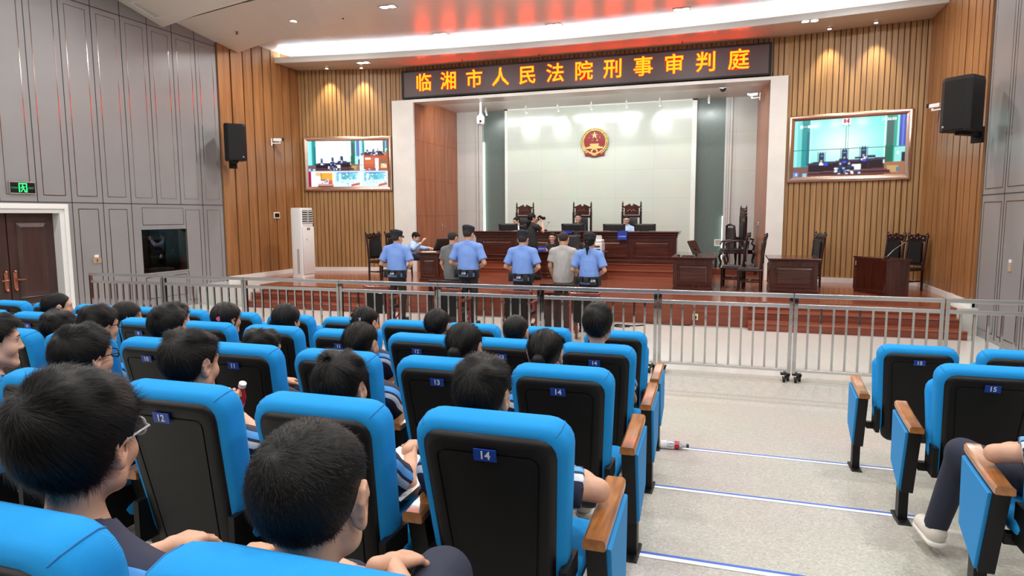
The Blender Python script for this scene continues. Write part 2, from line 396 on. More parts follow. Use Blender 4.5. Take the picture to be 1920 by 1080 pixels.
for j in joints:
    fl = max(.05, FL(j)+.1)
    vline(g, XL, j, ZJ, 6.6, .014)
    if j > DY1+.2 and not (BY0+.1 < j < BY1-.1): vline(g, XL, j, fl, ZJ, .014)
    elif BY0+.1 < j < BY1-.1: pass
for j0, j1 in zip(joints[1:], joints[:-1]):
    frame_lines(inl, XL, j0+.12, j1-.12, ZJ+.13, 6.02)
    if j0 > DY1+.2 and not (BY0-.2 < (j0+j1)/2 < BY1+.2): frame_lines(inl, XL, j0+.12, j1-.12, .12, ZJ-.12)
frame_lines(inl, XL, 11.13, 12.25, 1.88, ZJ-.08); frame_lines(inl, XL, 11.13, 12.25, .28, .74)
hline(g, XL, joints[-1], 13.53, ZJ, .016); hline(g, XL, joints[-1], 13.53, 6.13, .014)
struct('trim_1', g, 'groove'); struct('trim_2', inl, 'inlay')
# door frame, leaves
b = MB()
for a, w, d in ((.0, .06, .035), (.06, .11, .07), (.11, .15, .05)):
    b.box((XL, DY1+a, -.1), (XL+d, DY1+w, DZ+a)); b.box((XL, DY0-w, -.1), (XL+d, DY0-a, DZ+a)); b.box((XL, DY0-w, DZ+a), (XL+d, DY1+w, DZ+w))
b.box((XL-.245, DY1-.02, -.1), (XL+.034, DY1-.0005, DZ-.02)); b.box((XL-.245, DY0+.0005, -.1), (XL+.034, DY0+.02, DZ-.02)); b.box((XL-.245, DY0+.0005, DZ-.02), (XL+.034, DY1-.0005, DZ-.0005))
struct('trim_door', b, 'white_paint')
def door_leaf(nm, y0, y1, hy):
    b = MB(); b.box((XL-.2, y0, 0), (XL-.15, y1, DZ-.02))
    for z0, z1 in ((.16, .5), (.62, DZ-.2)):
        ya, yb = y0+.15, y1-.15
        b.loft([[(XL-.15, ya-.03, z0-.03), (XL-.15, yb+.03, z0-.03), (XL-.15, yb+.03, z1+.03), (XL-.15, ya-.03, z1+.03)],
                [(XL-.13, ya-.015, z0-.015), (XL-.13, yb+.015, z0-.015), (XL-.13, yb+.015, z1+.015), (XL-.13, ya-.015, z1+.015)],
                [(XL-.14, ya, z0), (XL-.14, yb, z0), (XL-.14, yb, z1), (XL-.14, ya, z1)],
                [(XL-.118, ya+.07, z0+.07), (XL-.118, yb-.07, z0+.07), (XL-.118, yb-.07, z1-.07), (XL-.118, ya+.07, z1-.07)]])
    o = struct(nm, b, 'door_brown')
    h = MB()
    h.loft([[(XL-.15+d, hy+y*s, .93+z*s) for y, z in rrect(.065, .34, .03)] for d, s in ((0, 1), (.012, 1), (.02, .8))])
    h.ball((XL-.13, hy, .93+.165), .028); h.ball((XL-.13, hy, .93-.165), .028)
    s = 1 if hy == y0+.07 else -1
    h.tube([(XL-.14, hy, .95), (XL-.08, hy, .95), (XL-.07, hy+s*.03, .95), (XL-.07, hy+s*.13, .945)], .013)
    obj('door_handle', h, 'copper', o, 40)
door_leaf('door_1', 8.40, DY1-.02, 8.47); door_leaf('door_2', DY0+.02, 8.38, 8.31)
# booth behind the window
for nm, p, q in (('wall_booth_back', (XL-1.44, BY0-.3, BZ0-.5), (XL-1.4, BY1+.3, BZ1+.3)), ('floor_booth', (XL-1.4, BY0-.3, BZ0-.55), (XL-.26, BY1+.3, BZ0-.5)), ('ceiling_booth', (XL-1.4, BY0-.3, BZ1+.3), (XL-.26, BY1+.3, BZ1+.35)),
                 ('wall_booth_near', (XL-1.4, BY0-.34, BZ0-.5), (XL-.26, BY0-.3, BZ1+.3)), ('wall_booth_far', (XL-1.4, BY1+.3, BZ0-.5), (XL-.26, BY1+.34, BZ1+.3))):
    struct(nm, MB().box(p, q), 'booth_dark')
area('booth_fill_light', (XL-.9, 11.7, BZ1+.28), 5, .3, (.8, 1, 1))  # unseen light added to brighten the booth interior
b = MB(); b.box((XL-.03, BY0, BZ0), (XL-.022, BY1, BZ1)); struct('window_1', b, 'glass')
b = MB()
for y0, y1, z0, z1 in ((BY0-.015, BY1+.015, BZ0-.03, BZ0), (BY0-.015, BY1+.015, BZ1, BZ1+.02)): b.box((XL-.05, y0, z0), (XL+.01, y1, z1))
struct('trim_window', b, 'grey_panel')
t = thing('equipment_rack', 'dark equipment rack behind the booth window in the grey wall', 'rack', (XL-.75, 11.55, BZ0-.5))
b = MB(); b.box((-.25, -.36, 0), (.28, .10, 1.25)); obj('cabinet', b, 'black_metal', t)
b = MB()
for k in range(7): b.box((.28, -.28, .66+k*.085), (.29, -.06, .672+k*.085))
obj('rack_unit', b, 'steel', t)
b = MB(); b.box((-.2, .2, 0), (.25, .62, 1.2)); obj('side_cabinet', b, 'screen_off', t)
b = MB(); b.tube([(.32, .38, .78), (.34, .38, .86), (.34, .42, .86), (.32, .42, .78)], .008); obj('handle', b, 'chrome', t)
t = tag(obj('mixing_desk', MB().box((XL-.45, 11.3, BZ0+.002), (XL-.08, 12.0, BZ0+.06), bev=.01), 'dark_plastic'), 'low mixing desk just inside the booth window sill', 'mixer')
b = MB()
for i in range(14): b.box((XL-.40+.02*(i % 2), 11.34+.046*i, BZ0+.06), (XL-.14, 11.352+.046*i, BZ0+.075))
obj('fader', b, 'white_paint', t)

# side boards: broad vertical boards with narrow gaps
def boards(nm, p, q, z0, z1, widths, gap, depth, mat, back=.04, mi0=0, seed=1):
    p, q = Vector((p[0], p[1], 0)), Vector((q[0], q[1], 0)); L = (q-p).length; d = (q-p)/L; n = Vector((-d.y, d.x, 0))
    if n.dot(Vector((-4, 8, 0))-p) < 0: n = -n
    rr = random.Random(seed); b = MB()
    def put(s0, s1, d0, d1, mi):
        pts = [p+d*s+n*e for s, e in ((s0, d0), (s1, d0), (s1, d1), (s0, d1))]
        if (pts[1]-pts[0]).cross(pts[2]-pts[1]).z < 0: pts = pts[::-1]
        b.prismz([(v.x, v.y) for v in pts], z0, z1, mi)
    put(0, L, -.12, 0, 1)
    s = 0
    while s < L-.01:
        w = rr.choice(widths); e = min(L, s+w)
        put(s, e, 0, depth*rr.choice((1, 1, .8)), 0); s = e+gap*rr.choice((1, 1, 1.4))
    return struct(nm, b, [mat, 'slat_gap'])
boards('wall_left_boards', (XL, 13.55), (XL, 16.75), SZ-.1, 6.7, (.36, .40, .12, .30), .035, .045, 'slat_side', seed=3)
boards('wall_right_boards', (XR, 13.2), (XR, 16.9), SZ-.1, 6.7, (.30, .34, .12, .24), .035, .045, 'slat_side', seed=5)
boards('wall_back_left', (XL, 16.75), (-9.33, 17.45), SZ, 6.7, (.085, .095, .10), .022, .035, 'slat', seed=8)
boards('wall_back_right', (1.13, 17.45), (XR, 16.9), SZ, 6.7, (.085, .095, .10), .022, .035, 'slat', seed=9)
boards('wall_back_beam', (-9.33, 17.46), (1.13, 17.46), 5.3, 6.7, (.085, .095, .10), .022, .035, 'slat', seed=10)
# right grey wall
b = MB(); b.box((XR, -6, -.2), (XR+.25, 13.2, 7)); struct('wall_right', b, 'grey_panel')
g = MB(); inl = MB()
jr = [13.17-.96*k for k in range(16)]
for j in jr: vline(g, XR, j, max(.05, FL(j)), 6.6, .014)
for j0, j1 in zip(jr[1:], jr[:-1]):
    frame_lines(inl, XR, j0+.1, j1-.1, ZJ+.12, 6.02); frame_lines(inl, XR, j0+.1, j1-.1, .14, ZJ-.1)
hline(g, XR, -3, 13.17, ZJ+.02, .016)
struct('trim_3', g, 'groove'); struct('trim_4', inl, 'inlay')
b = MB(); b.box((XL-.3, -6.2, -.3), (XR+.3, -6, 7)); struct('wall_rear', b, 'darkwood')
b = MB(); b.box((XR-.06, 8.1, 0), (XR, 10.55, 2.3)); struct('door_3', b, 'white_paint')
# baseboards on the stage
b = MB()
def skirt(p, q, z0=SZ, h=.11, t=.065):
    p, q = Vector((*p, 0)), Vector((*q, 0)); d = (q-p).normalized(); n = Vector((-d.y, d.x, 0))
    if n.dot(Vector((-4, 8, 0))-p) < 0: n = -n
    pts = [p, q, q+n*t, p+n*t]
    if (pts[1]-pts[0]).cross(pts[2]-pts[1]).z < 0: pts = pts[::-1]
    b.prismz([(v.x, v.y) for v in pts], z0, z0+h)
skirt((XL, 13.55), (XL, 16.75)); skirt((XL, 16.75), (-9.33, 17.45)); struct('baseboard_left', b, 'white_paint')
b = MB(); skirt((1.13, 17.45), (XR, 16.9)); skirt((XR, 13.2), (XR, 16.9)); struct('baseboard_right', b, 'white_paint')
# opening: stone casings, lintel, recess
b = MB(); b.box((-9.33, 17.36, SZ), (-8.66, 17.44, 5.22)); b.box((.74, 17.36, SZ), (1.13, 17.44, 5.22))
b.box((-9.33, 17.36, 5.22), (1.13, 18.0, 5.298)); struct('trim_opening', b, 'cream')
b = MB(); b.prismz([(-8.75, 17.46), (-8.655, 17.46), (-8.655, 20.6), (-8.75, 20.6)], SZ, 5.4)
struct('wall_recess_left', b, 'veneer')
b = MB(); b.prismz([(.735, 17.46), (.85, 17.46), (.85, 20.6), (.55, 20.6)], SZ, 5.4)
struct('wall_recess_right', b, 'veneer')
b = MB()
for y in (18.02, 18.75, 19.48): b.box((-8.656, y-.004, SZ), (-8.652, y+.004, 5.3))
for z in (2.05, 3.1, 4.2): b.box((-8.6555, 17.46, z-.004), (-8.6515, 20.5, z+.004))
struct('trim_veneer', b, 'stage_riser')
for nm, x, y, z, s in (('handle_left', -8.655, 19.2, 1.70, 1), ('handle_right', .625, 18.85, 1.75, -1)):
    b = MB(); b.box((x, y-.022, z-.11), (x+s*.012, y+.022, z+.11), bev=.004)
    b.tube([(x+s*.01, y, z+.02), (x+s*.055, y, z+.02), (x+s*.06, y+.02, z+.02), (x+s*.06, y+.13, z+.02)], .011)
    tag(obj('door_handle', b, 'chrome', None, 40), 'steel lever handle on the brown flush door '+('left' if s > 0 else 'right')+' of the bench', 'handle')
b = MB(); b.box((-8.9, 17.9, 5.37), (1, 20.8, 5.45)); struct('ceiling_recess', b, 'white_paint')
b = MB(); b.box((-8.9, 20.62, .3), (1, 20.8, 5.5), 1)
b.box((-8.66, 20.5, SZ), (-7.92, 20.62, 5.37), 0); b.box((-.12, 20.5, SZ), (.6, 20.62, 5.37), 0)
for x0, x1 in ((-7.96, -7.90), (-7.88, -7.82), (-7.82, -7.76), (-.24, -.18), (-.17, -.11), (-.30, -.24)): b.box((x0, 20.44+.02*(x0 % .1 > .05), SZ), (x1, 20.62, 5.37), 0)
struct('wall_back', b, ['marble_side', 'dark_glass'])
b = MB(); b.box((-6.87, 20.38, SZ), (-1.22, 20.62, 5.37)); struct('wall_back_panel', b, 'marble')
b = MB(); b.box((-6.96, 20.36, SZ), (-6.87, 20.62, 5.37)); b.box((-1.22, 20.36, SZ), (-1.09, 20.62, 5.37)); b.box((-6.96, 20.36, 5.33), (-1.09, 20.5, 5.37)); struct('trim_back_panel', b, 'cream')
b = MB(); b.box((-7.755, 20.54, .6), (-7.735, 20.61, 4.4)); tag(obj('light_strip', b, 'wall_strip'), 'glowing vertical light strip beside the left dark glass panel', 'light strip')
b = MB(); b.box((-.325, 20.54, .6), (-.305, 20.61, 2.0)); tag(obj('light_strip', b, 'wall_strip'), 'glowing vertical light strip low beside the right dark glass panel', 'light strip')
# ceiling
b = MB(); b.box((XL-.3, -6.2, CEIL), (XR+.3, 18, CEIL+.1)); struct('ceiling', b, 'ceiling')
def wedge(nm, front, rear):
    b = MB(); n = len(front); top = CEIL+.01
    vs = list(front)+list(rear)+[(x, y, top) for x, y, z in front]
    fs = []
    for i in range(n-1): fs += [(i, n+i, n+i+1, i+1), (2*n+i, i, i+1, 2*n+i+1)]
    b.add(vs, fs); struct(nm, b, 'ceiling_matt')
wedge('ceiling_fold', [(-12, 14.29, 6.14), (-11.3, 14.05, 6.18), (-10.7, 13.89, 6.22), (-9.9, 13.78, 6.29), (-9.16, 13.71, 6.36), (-8.2, 13.7, 6.50)],
      [(-12, 12.36, 6.38), (-11.3, 12.2, 6.41), (-10.7, 12.1, 6.43), (-9.9, 11.95, 6.46), (-9.16, 11.85, 6.48), (-8.2, 11.8, 6.50)])
wedge('ceiling_fold_near', [(-12, 11.98, 6.18), (-10.6, 11.5, 6.18), (-9.23, 11.14, 6.18), (-8, 10.9, 6.24), (-6.5, 10.7, 6.5)],
      [(-12, 10.6, 6.48), (-10.6, 10.1, 6.48), (-9.23, 9.7, 6.48), (-8, 9.5, 6.49), (-6.5, 9.3, 6.5)])
def arc(x): return 16.45-.0115*(x+4)**2
xs = [XL+(XR-XL)*k/32 for k in range(33)]
b = MB()
b.prismz([(x, arc(x)) for x in xs]+[(XR, 17.8), (XL, 17.8)], 6.2, 6.24)
struct('ceiling_soffit', b, 'soffit')
b = MB()
for x0, x1 in zip(xs[:-1], xs[1:]):
    b.prismz([(x0, arc(x0)-.03), (x1, arc(x1)-.03), (x1, arc(x1)+.02), (x0, arc(x0)+.02)], 6.19, 6.335)
struct('trim_cove_lip', b, 'white_paint')
b = MB(); b.tube([(x, arc(x)+.14, 6.30) for x in xs], .022, 6)
tag(obj('cove_light', b, 'cove'), 'long curved cove light strip glowing above the white ceiling lip', 'cove light')
# blue and white tapes across the sloping aisle
for y, lab in ((5.30, 'farthest'), (4.23, 'middle'), (3.13, 'nearest')):
    b = MB(); z = FL(y); s = .094
    for y0, y1, mi in ((y-.035, y+.002, 1), (y+.002, y+.030, 0)):
        pts = [(-.62+.09*(5.3-y)/2, y0, FL(y0)+.004), (1.2, y0, FL(y0)+.004), (1.2, y1, FL(y1)+.004), (-.62+.09*(5.3-y)/2, y1, FL(y1)+.004)]
        b.loft([[(px, py, pz-.003) for px, py, pz in pts], pts], mi)
    tag(obj('floor_tape', b, ['tape_blue', 'tape_white']), 'blue and white tape strip across the grey aisle floor, '+lab+' of the three', 'tape', 'aisle tapes')
# ------------------------------------------------------------------ court furniture
def panel_face(b, c, w, h, ax, sgn, mi=0, d=.018):
    """raised-and-fielded panel on a flat face; c centre on the face, ax 'x' or 'y' = normal axis"""
    def P(u, v, e): return (c[0]+u, c[1]+sgn*e, c[2]+v) if ax == 'y' else (c[0]+sgn*e, c[1]+u, c[2]+v)
    def ring(i, e): return [P(u, v, e) for u, v in ((-w/2+i, -h/2+i), (w/2-i, -h/2+i), (w/2-i, h/2-i), (-w/2+i, h/2-i))]
    fl = (ax == 'y') == (sgn < 0)
    b.loft([ring(0, -.002), ring(0, d), ring(.018, d), ring(.03, .003), ring(.05, .003), ring(.075, d*.8)], mi, flip=not fl)
# judges' bench
t = thing('judges_bench', 'long panelled mahogany bench across the back of the stage', 'bench', (-4.22, 18.4, SZ+.30))
BL = 2.88; BH = .86
b = MB(); b.box((-BL+.06, -.42, .0), (BL-.06, -.14, BH-.16)); obj('body', b, 'mahogany', t)
b = MB(); b.box((-BL, -.52, BH-.045), (BL, .36, BH), bev=.012); b.box((-BL+.02, -.49, BH-.10), (BL-.02, .33, BH-.045), bev=.015); b.box((-BL+.04, -.45, BH-.17), (BL-.04, -.12, BH-.10), bev=.01)
obj('top', b, 'mahogany_h', t)
b = MB(); b.box((-BL+.03, -.45, 0), (BL-.03, -.12, .09), bev=.012); obj('plinth', b, 'mahogany_h', t)
for k in range(5):
    w = (2*BL-.3)/5; b = MB(); panel_face(b, (-BL+.15+w*(k+.5), -.42, .385), w-.12, .44, 'y', -1); obj('front_panel', b, 'mahogany_h', t)
# carved judge chairs
def judge_chair():
    t = thing('judge_chair', '', 'chair')
    for s in (-1, 1):
        b = MB(); b.box((s*.26-.03, -.03, .0), (s*.26+.03, .03, 1.38))
        b.lathe([(.03, 1.38), (.036, 1.40), (.02, 1.42), (.034, 1.47), (.018, 1.51), (.032, 1.55), (.020, 1.59), (.028, 1.62), (.004, 1.70)], 10, T=Matrix.Translation((s*.26, 0, 0)))
        obj('post', b, 'darkwood', t)
    b = MB()
    half = [(-.21, 1.30), (-.03, 1.30), (-.03, 1.565), (-.045, 1.62), (-.235, 1.535), (-.235, 1.50), (-.20, 1.49)]
    b.prism([(-.21, 1.30), (.21, 1.30), (.20, 1.49), (.235, 1.50), (.235, 1.535), (.045, 1.62), (.03, 1.565), (-.03, 1.565), (-.045, 1.62), (-.235, 1.535), (-.235, 1.50), (-.20, 1.49)][::-1], -.025, .025)
    for k in range(5): b.ball((-.10+.05*k, .025, 1.40+.03*(k % 2)), (.028, .014, .03), 8)
    for k in range(5): b.ball((-.10+.05*k, -.025, 1.40+.03*(k % 2)), (.028, .014, .03), 8)
    obj('crest', b, 'mahogany', t)
    for z0, z1 in ((1.22, 1.29), (.56, .63)):
        b = MB(); b.box((-.24, -.02, z0), (.24, .02, z1), bev=.008); obj('rail', b, 'darkwood', t)
    b = MB(); b.box((-.17, -.05, .62), (.17, .02, 1.23), bev=.03); obj('back_pad', b, 'leather', t, 40)
    b = MB(); b.box((-.29, -.56, .40), (.29, .02, .46), bev=.01); obj('seat_frame', b, 'darkwood', t)
    b = MB(); b.box((-.26, -.54, .45), (.26, -.02, .53), bev=.035); obj('seat_pad', b, 'leather', t, 40)
    for x in (-.25, .25):
        b = MB(); b.tube([(x, -.5, .4), (x*1.08, -.55, .3), (x, -.5, .12), (x*1.05, -.53, 0)], [.035, .04, .028, .035], 8); obj('leg', b, 'darkwood', t, 40)
        b = MB(); b.tube([(x*1.1, 0, .74), (x*1.12, -.3, .74), (x*1.14, -.5, .70), (x*1.1, -.52, .62)], .028, 8); b.tube([(x*1.1, -.42, .72), (x*1.1, -.45, .44)], .022, 8); obj('armrest', b, 'darkwood', t, 40)
    return t
jc = judge_chair(); JZ = SZ+.30
jc.location = (-4.22, 19.35, JZ); jc['label'] = 'tall carved judge chair with leather back, middle of three behind the bench'
jc['group'] = 'tall judge chairs'
dup(jc, (-5.98, 19.35, JZ), 0, 'tall carved judge chair behind the bench, leftmost of three, beyond the photographer')
dup(jc, (-2.78, 19.35, JZ), 0, 'tall carved judge chair behind the bench, rightmost of three, behind the man in pale blue')
dup(jc, (.25, 19.2, SZ+.15), -PI/2+.25, 'tall carved judge chair standing alone by the right brown door, seen from its side')
# monitors
def monitor(x, y, z, w, h, rz, tilt, label, lift=.06, seen_back=True, keep=None):
    t = thing('monitor', label, 'monitor', (x, y, z), rz)
    T = Matrix.Translation((0, 0, lift)) @ Matrix.Rotation(R(tilt), 4, 'X')
    b = MB(); b.loft([[(px, d, pz+h/2) for px, pz in rrect(w*s, h*s, .012, 3)] for d, s in ((-.012, .99), (-.008, 1), (.008, 1), (.02, .96), (.035, .7))], T=T, flip=True); obj('housing', b, 'dark_plastic', t)
    b = MB(); b.box((-w/2+.012, -.0145, .014), (w/2-.012, -.0115, h-.014), T=T); obj('screen', b, 'screen_off', t)
    b = MB(); b.box((-.03, .012, -lift+.005), (.03, .035, h*.5)); b.box((-.12, -.06, -lift), (.12, .10, -lift+.012), bev=.004); obj('stand', b, 'dark_plastic', t)
    return t
# screens face the judges (+y); rz = PI turns the screen side to +y
BT = SZ+.30+BH
monitor(-6.2, 18.42, BT, .58, .20, PI, -12, 'low wide black monitor at the left end of the bench', .008)
monitor(-5.72, 18.42, BT, .30, .15, PI-.2, -10, 'small black monitor on the bench just left of the photographer', .008)
monitor(-4.28, 18.42, BT, .66, .20, PI, -14, 'black monitor on the bench in front of the judge in black', .008)
monitor(-3.12, 18.42, BT, .62, .19, PI, -8, 'black monitor on the bench left of the man in pale blue', .008)
monitor(-2.28, 18.42, BT, .58, .19, PI, -8, 'black monitor at the right end of the bench, right of the man in pale blue', .008)
def mic(x, y, z, dx, dy, h, label):
    t = thing('microphone', label, 'microphone', (x, y, z))
    b = MB(); b.lathe([(.055, 0), (.055, .02), (.035, .035), (.006, .04)], 12); obj('base', b, 'black_metal', t)
    b = MB(); b.tube([(0, 0, .03), (dx*.3, dy*.3, h*.45), (dx*.85, dy*.85, h*.88)], .005, 6); obj('gooseneck', b, 'steel', t)
    b = MB(); b.tube([(dx*.85, dy*.85, h*.88), (dx, dy, h)], .014, 8); obj('capsule', b, 'black_metal', t)
mic(-5.05, 18.3, BT, .10, .02, .25, 'gooseneck microphone rising from the bench right of the photographer')
# blue name cloths hanging over the bench edge
def name_cloth(x, w, drop, text, label, out=.53):
    t = thing('name_cloth', label, 'name sign', (x, 18.4, BT))
    b = MB(); b.box((-w/2, -out-.012, -drop), (w/2, -out-.002, .012)); b.box((-w/2, -out-.012, .002), (w/2, -out+.2, .012)); obj('cloth', b, 'name_blue', t)
    if text:
        o = text_mesh(text, w*.17, 'patch_white', 'lettering', t, extrude=.001); o.location = (0, -out-.014, -drop*.62); o.rotation_euler = (PI/2, 0, 0)
name_cloth(-5.58, .22, .14, '', 'blue name cloth over the bench edge beside the photographer')
name_cloth(-4.33, .30, .06, '', 'blue name cloth on the bench under the middle judge')
name_cloth(-2.81, .25, .22, '人民陪审员', 'blue name cloth with white letters over the bench before the man in pale blue')
# desks
def desk(x0, x1, y0, y1, z0, h, label, faces=('-y',), name='desk', modesty=None):
    t = thing(name, label, 'desk', ((x0+x1)/2, (y0+y1)/2, z0)); w, d = (x1-x0)/2, (y1-y0)/2
    b = MB(); b.box((-w+.03, -d+.03, .0), (w-.03, d-.03, h-.04)); obj('body', b, 'mahogany', t)
    b = MB(); b.box((-w-.03, -d-.03, h-.035), (w+.03, d+.03, h), bev=.01); b.box((-w, -d, h-.06), (w, d, h-.035), bev=.008); obj('top', b, 'mahogany_h', t)
    b = MB(); b.box((-w+.015, -d+.015, 0), (w-.015, d-.015, .07), bev=.006); obj('plinth', b, 'mahogany_h', t)
    for f in faces:
        b = MB(); n = 1; L = 2*(w if f[1] == 'y' else d)-.06; n = max(1, round(L/.8)); s = -1 if f[0] == '-' else 1
        for k in range(n):
            u = -L/2+L*(k+.5)/n
            c = (u, s*(d-.03), h*.48) if f[1] == 'y' else (s*(w-.03), u, h*.48)
            panel_face(b, c, L/n-.12, h*.62, f[1], s)
        obj('front_panel', b, 'mahogany_h', t)
    return t
desk(-7.32, -6.78, 14.8, 16.9, SZ, .71, 'mahogany prosecutor desk left of the two detainees, end panel facing the hall', ('-y', '+x'))
desk(-1.2, -.36, 14.38, 16.2, SZ, .72, 'mahogany desk right of the bench with a tilted monitor on it', ('-y', '-x'))
desk(.72, 1.66, 14.5, 15.7, SZ, .71, 'wide low mahogany desk in front of the right casing, end panel facing the hall', ('-y', '-x'))
# glossy lectern-like desk at the right, turned
t = thing('witness_desk', 'dark glossy desk standing alone on the right of the stage', 'desk', (2.83, 14.45, SZ), 0)
P4 = [(0, 0), (.40, .02), (.02, .95), (-.42, .86)]
b = MB(); b.prismz(P4, .0, .70); obj('body', b, 'mahogany', t)
b = MB(); b.prismz([(.01, -.02), (.43, .0), (.04, .98), (-.45, .88)], .70, .735); obj('top', b, 'mahogany_h', t)
b = MB(); b.prismz([(-.01, .0), (-.018, -.003), (-.436, .86), (-.428, .863)], .06, .69); obj('glossy_side', b, 'mahogany_gloss', t)
b = MB(); b.box((-.412, .80, .55), (-.40, .84, .64)); obj('label_plate', b, 'white_paint', t)
t2 = mic(2.86, 14.62, SZ+.735, .38, .1, .36, 'gooseneck microphone leaning right on the dark glossy desk')
# monitors on the desks
monitor(-.72, 14.95, SZ+.72, .52, .32, PI/2-.25, -26, 'flat monitor tilted back on the right desk, seen edge on', .03)
monitor(-7.0, 15.5, SZ+.71, .56, .36, -PI/2-.5, -32, 'black monitor tilted back on the prosecutor desk', .02)
b = MB(); b.box((-.18, -.12, 0), (.18, .12, .004)); o = tag(obj('papers', b, 'paper'), 'white papers lying on the prosecutor desk', 'papers'); o.location = (-7.12, 15.0, SZ+.711); o.rotation_euler = (0, 0, .3)
b = MB(); b.box((-.14, -.08, 0), (.10, .08, .02), bev=.004); b.box((-.24, -.03, 0), (-.18, .05, .03)); o = tag(obj('keyboard', b, 'dark_plastic'), 'black keyboard and box on the desk right of the bench', 'keyboard'); o.location = (-.88, 14.62, SZ+.721)
# clerks' desk in front of the bench
desk(-4.75, -3.0, 16.25, 16.9, SZ, .69, 'clerks desk below the bench with monitor, printer and name boards', ('-y',), name='clerk_desk')
CT = SZ+.69
monitor(-4.0, 16.62, CT, .62, .36, 0, 0, 'large black monitor on the clerks desk', .05).rotation_euler = (0, 0, PI)
def nameboard(x, w, text, label):
    t = thing('name_board', label, 'name sign', (x, 16.36, CT))
    b = MB(); b.add([(-w/2, -.04, 0), (w/2, -.04, 0), (w/2, .04, 0), (-w/2, .04, 0), (-w/2, 0, .12), (w/2, 0, .12)], [(0, 3, 2, 1), (0, 1, 5, 4), (2, 3, 4, 5), (1, 2, 5), (3, 0, 4)]); obj('board', b, 'name_blue', t)
    o = text_mesh(text, w*.2, 'patch_white', 'lettering', t, extrude=.001); o.location = (0, -.0225, .058); o.rotation_euler = (PI/2-.32, 0, 0)
nameboard(-4.62, .22, '法官助理', 'blue name board on the clerks desk before the clerk in black')
nameboard(-3.98, .20, '书 记', 'blue name board on the clerks desk under the monitor')
t = thing('printer', 'white printer on the right end of the clerks desk', 'printer', (-3.25, 16.6, CT))
b = MB(); b.box((-.17, -.2, 0), (.17, .2, .22), bev=.02); b.box((-.16, -.17, .22), (.16, .19, .30), bev=.03); obj('body', b, 'ac_white', t)
b = MB(); b.box((-.13, -.26, .05), (.13, -.19, .07)); b.box((-.12, -.205, .11), (.12, -.199, .15)); obj('paper_tray', b, 'dark_plastic', t)
b = MB(); b.prism([(-.12, .30), (.12, .30), (.10, .40), (-.10, .40)][::-1], .10, .12); obj('paper_feed', b, 'ac_grey', t)
b = MB(); b.box((-.15, -.1, 0), (.15, .1, .02)); o = tag(obj('papers', b, 'paper'), 'white case papers on the clerks desk between the name boards and printer', 'papers'); o.location = (-3.66, 16.45, CT+.001)
# carved wooden side chairs
def side_chair():
    t = thing('carved_chair', '', 'chair')
    b = MB(); b.box((-.24, -.24, .42), (.24, .24, .46), bev=.012); obj('seat_frame', b, 'darkwood', t)
    b = MB(); b.box((-.22, -.22, .455), (.22, .21, .485), bev=.012); obj('seat_pad', b, 'leather', t)
    for x in (-.21, .21):
        b = MB(); b.tube([(x, -.215, .44), (x, -.215, .2), (x, -.225, 0)], [.026, .024, .022], 8); obj('leg', b, 'darkwood', t, 40)
        b = MB(); b.tube([(x, .22, 0), (x, .215, .45), (x*1.02, .255, .85), (x*1.02, .29, 1.12)], [.024, .027, .025, .024], 8)
        b.ball((x*1.03, .295, 1.14), .035, 10); b.ball((x*1.03-.02, .30, 1.185), .028, 8); b.ball((x*1.08, .29, 1.10), .025, 8); obj('rear_post', b, 'darkwood', t, 40)
    b = MB(); b.prism([(-.21, 1.02), (.21, 1.02), (.21, 1.11), (.14, 1.16), (.05, 1.15), (0, 1.19), (-.05, 1.15), (-.14, 1.16), (-.21, 1.11)][::-1], .262, .302)
    for k in range(5): b.ball((-.14+.07*k, .258, 1.075+.03*(k % 2)), (.03, .016, .03), 8)
    obj('crest', b, 'darkwood', t)
    b = MB(); b.loft([[(px, y, pz+.80) for px, pz in rrect(w, .44, .04, 4)] for y, w in ((.215, .28), (.205, .30), (.25, .32), (.27, .30))], flip=False); obj('back_pad', b, 'leather', t, 40)
    b = MB(); b.box((-.21, .225, .52), (.21, .255, .58)); obj('back_rail', b, 'darkwood', t)
    b = MB()
    for x in (-.21, .21): b.box((x-.012, -.2, .19), (x+.012, .2, .22))
    b.box((-.2, -.02, .19), (.2, .02, .22)); obj('stretcher', b, 'darkwood', t)
    return t
cc = side_chair(); cc['group'] = 'dark carved wooden chairs'
cc.rotation_euler = (0, 0, -PI/2-.08); cc['label'] = 'dark carved chair between the two right desks, the nearer one, seen from its side'
cc.location = (.36, 14.85, SZ)
CH = [(.03, 15.38, -PI/2-.1, 'dark carved chair between the two right desks, the one farther back'),
      (1.55, 16.0, -PI/2+.35, 'dark carved chair behind the wide right desk, the one nearer the hall'),
      (1.62, 16.6, -PI/2+.35, 'dark carved chair behind the wide right desk, the one farther back'),
      (3.12, 16.15, -.95, 'dark carved chair behind the dark glossy desk, the left one'),
      (3.44, 15.75, -.95, 'dark carved chair behind the dark glossy desk, the right one'),
      (-8.45, 14.98, 1.2, 'dark carved chair left of the first police officer, nearest the hall'),
      (-8.30, 15.72, PI/2-.1, 'dark carved chair with the prosecutor sitting on it')]
for x, y, rz, lab in CH: dup(cc, (x, y, SZ), rz, lab)
